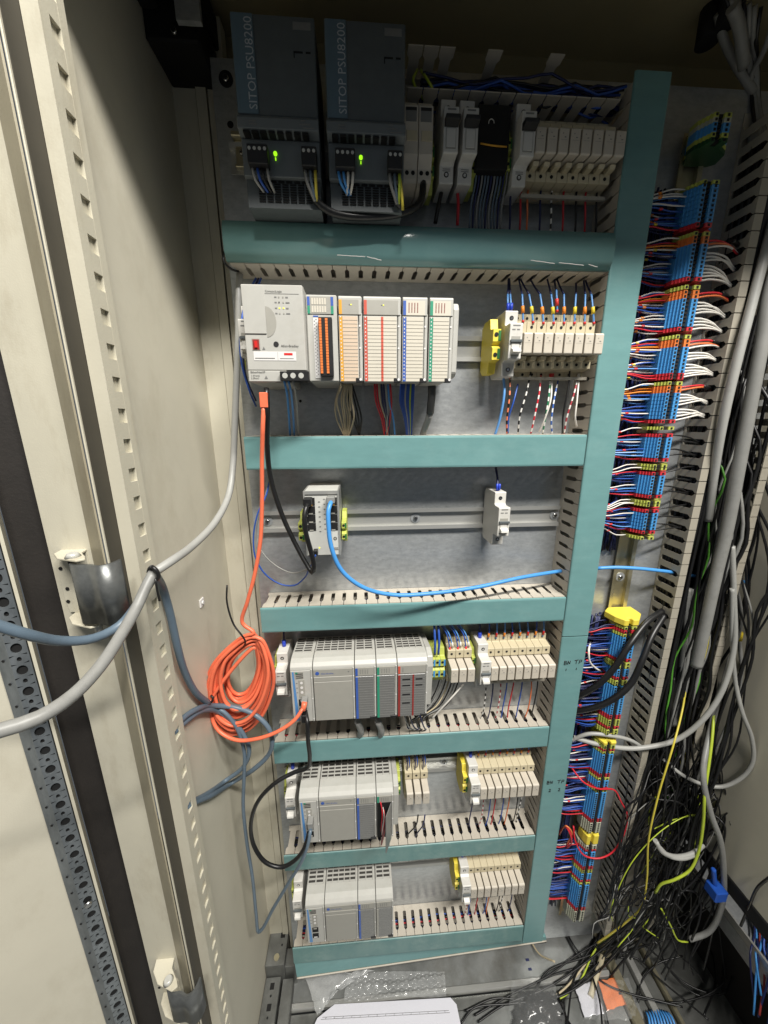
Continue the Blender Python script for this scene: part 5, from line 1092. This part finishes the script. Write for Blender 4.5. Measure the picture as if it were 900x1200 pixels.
for px, py in ((865, 745), (886, 866)):
    p = at(px, py, .010 if py < 800 else -.004); b = MB(); b.tube([p+Vector((0,-.001,.008)), p+Vector((.002,-.001,-.008))], .0050, 10); tag(b.part('cable_tag', M_MARKY), ('upper' if py < 800 else 'lower')+' yellow tag on the grey cable at the right wall', 'tag', 'yellow cable tags')
wire('wire', W((888,870,-.004),(890,900,-.01),(888,940,-.012),(893,990,-.015),(897,1030,-.02)), .0016, M_NAVY, 'navy wire hanging below the lower yellow tag', 'wire', None, 6)
for k, P in enumerate(([(776,716,.02),(757,730,.004),(738,755,-.012),(718,785,-.014),(700,803,-.008),(678,816,.008),(664,822,.024)], [(779,720,.02),(764,745,.0),(752,775,-.014),(740,800,-.018),(722,817,-.016),(700,828,-.006),(678,833,.010),(664,834,.026)])):
    wire('cable', W(*P), .0052, M_BLKC, ['upper','lower'][k]+' thick black cable crossing the blue terminals', 'cable', 'thick black cables over the terminals', 12)
wire('wire', W((668,897,.022),(682,915,-.004),(700,924,-.006),(720,926,.002),(728,940,.0),(735,955,-.004),(730,980,-.01),(716,1000,-.012),(700,1006,-.010),(684,1002,-.004),(674,985,.004),(672,968,.012)), .0016, M_REDW, 'pinkish red wire looping over the lower terminals', 'wire', None, 6)
for k in range(3): wire('wire', W((655,978-k*2,.03),(664,968+k,.006),(670,975+k*6,.004),(664,990+k*2,.012)), .0015, M_ORGW if k < 1 else M_REDW, ['orange','upper red','lower red'][k]+' wire curling left of the lower yellow block', 'wire', 'wires left of the lower yellow block', 6)
wire('wire', W((692,753,.026),(690,762,.006),(691,775,.004),(698,783,.010),(703,786,.014)), .0018, M_WHTW, 'white wire curving beside the yellow end block', 'wire', None, 6)
# ------------------------------------------------------------------ floor clutter
b = MB(); a0 = at(345,1127,.004); a1 = at(348,1145,-.002); c0 = at(640,1098,.046); c1 = at(640,1101.5,.045)
d = .008
pts = [a0, a1, c1, c0]; b.quad(pts); b.quad([p+Vector((0,d,0)) for p in reversed(pts)]); b.quad([a1, a0, a0+Vector((0,d,0)), a1+Vector((0,d,0))]); b.quad([c0, c1, c1+Vector((0,d,0)), c0+Vector((0,d,0))]); b.quad([a0, c0, c0+Vector((0,d,0)), a0+Vector((0,d,0))]); b.quad([c1, a1, a1+Vector((0,d,0)), c1+Vector((0,d,0))])
t = thing('loose_cover', tuple(a1), 'loose teal duct cover leaning under the lowest duct', 'duct cover'); b.part('cover', M_TEAL, t)
b = MB(); e = Vector((0,-.001,-.0018)); b.tube([a1+e, c1+e], .0016, 6); b.part('cover_lip', M_DUCT, t)
def flat(name, px, zb, m, label, cat, bump=.004, nu=14, nv=10, seed=0, thick=.0008, lift=None):
    """crumpled sheet through four floor corners given as pixels"""
    rnd = random.Random(seed); A, B, C_, D_ = [atz(x, y, zb) for x, y in px]; b = MB(); base = []
    for j in range(nv+1):
        for i in range(nu+1):
            u, v = i/nu, j/nv; p = (A*(1-u)+B*u)*(1-v)+(D_*(1-u)+C_*u)*v
            edge = min(u, 1-u, v, 1-v); z = lift(u, v) if lift else 0
            base.append(p+Vector((rnd.uniform(-1,1)*bump*.3, rnd.uniform(-1,1)*bump*.3, z+rnd.random()*bump*(1 if edge > 0 else .3))))
    n = len(base); b.v = [tuple(p) for p in base]+[tuple(p-Vector((0,0,thick))) for p in base]
    w_ = nu+1
    for j in range(nv):
        for i in range(nu):
            q = (j*w_+i, j*w_+i+1, (j+1)*w_+i+1, (j+1)*w_+i); b.f.append(tuple(reversed(q))); b.m.append(0); b.f.append(tuple(k+n for k in q)); b.m.append(0); b.sm |= {len(b.f)-1, len(b.f)-2}
    return tag(b.part(name, m), label, cat) if label else b
fz = FZ-.002
flat('plastic_bag', [(358,1146),(438,1136),(392,1164),(372,1192)], -.115, M_POLY, 'crumpled clear plastic bag below the loose teal cover', 'plastic bag', .010, 12, 9, 3)
# bubble wrap
A, B, C_, D_ = [atz(x, y, -.122) for x, y in ((408,1140),(521,1138),(523,1166),(402,1174))]
b = MB(); nu, nv = 96, 30; base = []
for j in range(nv+1):
    for i in range(nu+1):
        u, v = i/nu, j/nv; p = (A*(1-u)+B*u)*(1-v)+(D_*(1-u)+C_*u)*v
        q = max(0, math.sin(u*math.pi*24)*math.sin((v*8+ .5*0)*math.pi))
        q2 = max(0, -math.sin(u*math.pi*24)*math.sin(v*8*math.pi)); base.append(p+Vector((0,0,.0034*(abs(q)+abs(q2)*0)**.5+.004*math.sin(u*9)*math.sin(v*5)+.0025*math.sin(v*13+u*4))))
b.v = [tuple(p) for p in base]; w_ = nu+1
for j in range(nv):
    for i in range(nu): b.f.append((j*w_+i, (j+1)*w_+i, (j+1)*w_+i+1, j*w_+i+1)); b.m.append(0); b.sm.add(len(b.f)-1)
tag(b.part('bubble_wrap', M_BUBB), 'clear bubble wrap sheet lying behind the white paper', 'bubble wrap')
# paper
t = thing('paper_sheet', tuple(atz(460,1190,-.118)), 'white paper sheet with a ruled line at the front edge', 'paper')
A, B = atz(392,1177,-.120), atz(528,1169,-.120); C2, D2 = atz(548,1240,-.128), atz(350,1240,-.128); L0 = atz(372,1193,-.121); R0 = atz(535,1177,-.121)
b = MB(); pts = [D2, C2, R0, B, A, L0]; b.quad(pts); b.quad([p-Vector((0,0,.0012)) for p in reversed(pts)])
for i in range(6): j = (i+1) % 6; b.quad([pts[i], pts[i]-Vector((0,0,.0012)), pts[j]-Vector((0,0,.0012)), pts[j]])
b.part('sheet', M_SHEETW, t)
b = MB(); q0, q1 = atz(376,1195,-.1205), atz(527,1187,-.1205); q2, q3 = atz(378,1192.5,-.1203), atz(526,1184.5,-.1203)
up = Vector((0,0,.0010)); b.tube([q0+up, q1+up], .0003, 4, raw=True); b.tube([q2+up, q3+up], .0003, 4, raw=True)
for k in range(15): f = (k+.5)/15; b.tube([q0.lerp(q1, f)+up, q2.lerp(q3, f)+up], .00025, 4, raw=True)
b.part('ruled_line', M_PRINT, t)
# bag with black parts
t = thing('plastic_bag', tuple(atz(630,1190,fz)), 'clear bag of black plastic parts on the floor', 'plastic bag')
bb = flat('x', [(606,1164),(656,1162),(676,1225),(596,1225)], FZ+.004, None, None, None, .012, 16, 14, 15, .001, lambda u, v: .012*math.sin(math.pi*min(1, v*1.1))*math.sin(math.pi*u)); bb.part('black_wrapping', mat('black_wrapping_film', lin(22,22,23), .22, var=.2, scale=40), t)
bb = flat('x', [(600,1152),(648,1150),(672,1225),(594,1225)], FZ+.014, None, None, None, .010, 14, 12, 5, .0006, lambda u, v: .020*math.sin(math.pi*min(1, v*1.1))*math.sin(math.pi*u)); bb.part('film', M_POLYT, t)
# bag with orange filling
t = thing('plastic_bag', tuple(atz(710,1180,fz)), 'clear bag holding something orange beside blue ties', 'plastic bag')
bb = flat('x', [(672,1152),(735,1145),(755,1195),(685,1195)], FZ+.008, None, None, None, .006, 14, 10, 9, .0006, lambda u, v: .006*math.sin(math.pi*v)*math.sin(math.pi*u)); bb.part('film', M_POLYT, t)
bb = flat('x', [(700,1149),(729,1146),(740,1174),(712,1184)], FZ+.004, None, None, None, .004, 8, 8, 11, .003); bb.part('filling', M_ORGF, t)
bb = flat('x', [(673,1154),(696,1151),(708,1188),(685,1192)], FZ+.003, None, None, None, .004, 8, 8, 12, .0005); bb.part('card', M_SHEETW, t)
for k in range(9):
    wire('cable_tie', [atz(757+k*3, 1182+abs(k-4), FZ+.006), atz(760+k*3.4, 1192, FZ+.012+.002*(k%3)), atz(763+k*4, 1215, FZ+.004)], .0022, M_BLUC, 'blue cable tie in the small heap at the lower right', 'cable tie', 'blue cable ties on the floor', 6)
wire('tube_piece', [atz(706,1120,FZ+.02), atz(700,1140,FZ+.012), atz(692,1168,FZ+.006)], .0055, M_CREAM, 'pale tube piece lying behind the orange bag', 'tube', None, 10)
for k, (x, y) in enumerate(((618,1125),(621,1136),(640,1170))):
    b = MB(); p = atz(x, y, FZ); b.box(p.x-.004, p.x+.004, p.y-.002, p.y+.002, FZ, FZ+.0015); tag(b.part('debris', M_NAVY), ['upper','middle','lower'][k]+' small dark scrap on the bare floor', 'scrap', 'small scraps on the floor')
wire('cable', [atz(352,1142,FZ+.025), atz(450,1130,FZ+.012), atz(560,1112,FZ+.010), atz(640,1104,FZ+.01)], .0014, M_BLKC, 'thin dark cable along the loose teal cover', 'cable', None, 6)
# long black cables over the floor
LB = 'black cable trailing over the cabinet floor'
FC = [([(560,1198),(590,1178),(640,1158),(690,1125),(725,1095),(760,1060)], .05), ([(556,1190),(600,1165),(640,1145),(675,1120),(700,1105),(740,1080)], .03), ([(545,1185),(580,1170),(620,1172),(660,1165),(700,1130),(735,1095)], .02), ([(625,1200),(626,1170),(640,1140),(690,1120),(740,1100),(790,1085)], .03),
      ([(660,1200),(663,1160),(680,1130),(700,1100),(720,1070)], .03), ([(714,1205),(706,1170),(696,1130),(702,1100),(715,1060)], .04), ([(662,1095),(680,1125),(705,1150),(730,1162),(760,1170),(800,1180)], .03), ([(726,1122),(748,1124),(770,1145),(800,1170),(830,1195)], .03), ([(725,1164),(760,1172),(790,1175),(830,1165),(850,1150)], .03), ([(748,1175),(752,1150),(770,1130),(800,1120)], .03),
      ([(540,1200),(555,1182),(600,1176),(655,1168),(705,1135),(745,1090),(770,1040)], .04),
      ([(655,1070),(668,1100),(690,1135),(702,1170),(706,1205)], .03), ([(700,1092),(690,1112),(672,1150),(664,1205)], .02), ([(735,1090),(770,1120),(800,1150),(845,1165),(860,1140)], .02), ([(770,1090),(780,1130),(815,1165),(842,1160),(848,1120)], .03), ([(610,1160),(650,1142),(700,1128),(745,1112),(790,1098)], .02), ([(800,1080),(830,1110),(838,1150),(825,1190)], .02)]
for P, h in FC:
    n = len(P); wire('cable', [atz(x, y, FZ+.006+h*(i/(n-1))**2) for i, (x, y) in enumerate(P)], .0019, M_BLKC, LB, 'cable', 'black cables trailing over the floor', 6)
for P, m, lab in (([(625,1182),(660,1160),(690,1125),(710,1100),(750,1070),(762,1040)], M_BRNW, 'pale beige cable trailing over the floor'), ([(635,1182),(676,1155),(700,1110),(735,1085)], M_GYW, 'yellow green wire trailing over the floor'), ([(622,1103),(632,1118),(650,1127)], M_BRNW, 'short bare wire on the floor under the duct end')):
    n = len(P); wire('wire', [atz(x, y, FZ+.008+.04*(i/(n-1))**2) for i, (x, y) in enumerate(P)], .0018, m, lab, 'wire', None, 6)
# the tangle
rt = random.Random(21)
def tangle(n, sx, sy, ey, steps, spread, r0, r1, ydep, label, group, m=M_BLKC):
    """each cable leaves the open duct, wanders down through the heap and ends on the floor"""
    for k in range(n):
        x, y = rt.uniform(*sx), rt.uniform(*sy); y1 = rt.uniform(*ey); P = []; yy = rt.uniform(.0, .035); ph = rt.uniform(0, 6.28); sw = rt.uniform(.4, 1.3)*spread; fr = rt.uniform(1.5, 4.5); dr = rt.uniform(-110, 14); wig = rt.uniform(0, 10)
        for i in range(steps):
            f = i/(steps-1); wob = math.sin(f*math.pi)
            px = x+dr*f+sw*wob*math.sin(ph+fr*f*2)+rt.uniform(-1.5, 1.5); py = y+(y1-y)*f+sw*.9*wob*math.cos(ph*1.3+fr*f*2.4)
            if f < .65: px = min(px, 856)
            if py < 1075: px = max(px, 742-(py-900)*.20+wig)
            d = yy+(ydep-yy)*f+rt.uniform(-.004, .004); p = at(px, py, d)
            if p.z < FZ+.004: p = atz(px, py, FZ+.004)
            if p.x < .70 and p.y > .0 and p.z > -.02: p.y = -.012
            P.append(p)
        wire('cable', P, rt.uniform(r0, r1), m, label, 'cable', group, 6, .010)
tangle(40, (770, 850), (830, 940), (1050, 1165), 12, 46, .0010, .0020, -.06, 'thin black cable in the tangle at lower right', 'black cables in the tangle')
tangle(13, (760, 850), (870, 980), (1010, 1110), 12, 62, .0009, .0015, -.03, 'thin black cable in the tangle at lower right', 'black cables in the tangle')
tangle(3, (770, 840), (900, 940), (1060, 1120), 10, 36, .0008, .0011, -.06, 'thin yellow green wire lost in the tangle', 'yellow green wires in the tangle', M_GYW)
tangle(7, (770, 840), (900, 950), (1060, 1120), 10, 40, .0007, .0012, -.05, 'thin grey wire lost in the tangle', 'grey wires in the tangle', M_GCAB)
for k in range(15):
    x0 = 768+k*5.2; P = [at(x0+8+rt.uniform(-4,4), 800+rt.uniform(-20,20), .02), at(x0+rt.uniform(-6,6), 860, .005+rt.uniform(-.015,.02)), at(x0-2+rt.uniform(-6,6), 925, -.01+rt.uniform(-.02,.02)), at(x0-8+rt.uniform(-10,10), 985, -.01+rt.uniform(-.02,.02)), at(x0-10+rt.uniform(-18,18), 1045, -.01+rt.uniform(-.02,.02)), atz(x0-10+rt.uniform(-85,20), 1090+rt.uniform(0,60), FZ+.005)]
    wire('cable', P, rt.uniform(.0014, .0024), M_BLKC, 'black cable falling out of the open duct into the tangle', 'cable', 'black cables falling from the open duct', 6, .012)
for k in range(34):
    x = rt.uniform(.728, .806); y = rt.uniform(.004, .036); zt = rt.uniform(.92, 1.22); zb = rt.uniform(.22, .5); n = 9
    P = [Vector((min(max(x+rt.uniform(-.010,.010), .722), .808), y+rt.uniform(-.006,.006), zt+(zb-zt)*i/n)) for i in range(n)]
    P.insert(0, Vector((x, .044, zt+.05)))
    wire('cable', P, rt.uniform(.0016, .0030), M_GRNW if k in (5, 29) else (M_GCAB if k % 11 == 3 else M_BLKC), ('green' if k in (5, 29) else 'grey' if k % 11 == 3 else 'black')+' cable hanging in front of the open right duct', 'cable', ('green' if k in (5, 29) else 'grey' if k % 11 == 3 else 'black')+' cables hanging before the open duct', 6, .02)
for k in range(18):
    x = rt.uniform(.822, .852); y = rt.uniform(-.020, .06); zt = rt.uniform(.80, 1.02); zb = rt.uniform(.12, .32); n = 8
    P = [Vector((.812, .02, zt+.03))]+[Vector((min(x+rt.uniform(-.009,.009), .864)-max(0, (i-4))*.012, y+rt.uniform(-.006,.006)-max(0, i-4)*.008, zt+(zb-zt)*i/n)) for i in range(1, n+1)]
    wire('cable', P, rt.uniform(.0016, .0028), M_GCAB if k % 8 == 2 else M_BLKC, ('grey' if k % 8 == 2 else 'black')+' cable hanging between the open duct and the right wall', 'cable', ('grey' if k % 8 == 2 else 'black')+' cables beside the right wall', 6, .02)

wire('wire', W((806,790,.03),(800,830,.005),(790,870,-.03),(772,930,-.045),(760,985,-.05),(758,1030,-.05),(752,1062,-.05),(732,1082,-.04),(700,1105,-.02)), .0017, M_YELW, 'long yellow wire falling through the tangle', 'wire', None, 6)
wire('wire', W((838,820,.02),(834,870,-.02),(826,930,-.05),(824,965,-.055),(818,1000,-.058),(808,1020,-.06),(790,1031,-.058),(775,1036,-.05),(768,1046,-.045)), .0024, M_GYW, 'thick yellow green wire curving through the tangle', 'wire', None, 8)
wire('wire', W((775,1065,-.05),(786,1085,-.055),(795,1102,-.06),(806,1104,-.06)), .0016, M_GYW, 'short yellow green wire at the foot of the tangle', 'wire', None, 6)
wire('cable', W((846,800,.02),(834,850,.0),(824,905,-.04),(832,950,-.055),(844,985,-.062),(848,1020,-.062),(846,1060,-.06),(830,1092,-.055),(808,1101,-.05)), .0048, M_GCAB, 'thick grey cable curving down round the tangle', 'cable', 'grey cables in the tangle', 12)
wire('cable', W((768,985,-.05),(776,998,-.055),(792,1004,-.055),(812,1000,-.052),(824,990,-.045)), .0042, M_LCAB, 'upper pale cable hooped round the tangle', 'cable', 'pale hoops round the tangle', 10)
wire('cable', W((772,992,-.05),(784,1003,-.056),(800,1006,-.057),(818,1000,-.052)), .0036, M_LCAB, 'lower pale cable hooped round the tangle', 'cable', 'pale hoops round the tangle', 10)
b = MB(); p = at(838, 1040, -.06); q = at(836, 1018, -.058); b.tube([q, p], .0045, 8); b.box(p.x-.012, p.x+.012, -.075, -.05, p.z-.016, p.z+.008); tag(b.part('blue_connector', M_NAVYP, bevel=.003), 'bright blue connector hanging in the tangle', 'connector')
wire('wire', W((902,1028,-.12),(888,1040,-.11),(878,1062,-.10),(868,1085,-.09)), .0022, M_BLKC, 'black cable leaving the frame at right', 'wire', None, 6)
# lower right opening to the next bay
t = thing('sill_beam', (.875, -.2, .21), 'black sill beam along the bottom of the right wall', 'beam')
b = MB(); b.box(.868, .90, -.45, .115, .215, .2495); b.part('beam_body', M_HOLE, t, bevel=.002)
t = thing('trunking', (.93, -.2, .10), 'grey metal trunking in the next bay, lower right', 'trunking')
b = MB(); b.box(.915, .985, -.45, .10, .06, .10); b.part('trunking_body', M_ZINC, t, bevel=.002)
b = MB(); b.box(.915, .919, -.45, .10, .10, .118); b.part('trunking_edge', M_RAIL, t)
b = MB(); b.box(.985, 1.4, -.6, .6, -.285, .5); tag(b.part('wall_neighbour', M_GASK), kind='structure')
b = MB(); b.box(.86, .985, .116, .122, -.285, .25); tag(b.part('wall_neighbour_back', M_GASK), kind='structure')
rn = random.Random(3)
for k in range(22):
    y0 = rn.uniform(-.20, -.05); c = k % 5; m, nm = [(M_DKRED,'dark red'),(M_NAVY,'navy'),(M_BLUW,'blue'),(M_DKRED,'dark red'),(M_BLUC,'bright blue')][c]
    P = [(.984, y0+.03, rn.uniform(.17,.22)), (rn.uniform(.955,.975), y0+.01, rn.uniform(.13,.16)), (rn.uniform(.93,.96), y0-.02, rn.uniform(.105,.125)), (rn.uniform(.90,.93), y0-.05, rn.uniform(.09,.118)), (rn.uniform(.88,.91), y0-.08, rn.uniform(.02,.07))]
    wire('wire', P, .0017, m, nm+' wire spilling over the trunking in the next bay, lower right', 'wire', nm+' wires in the next bay', 6)
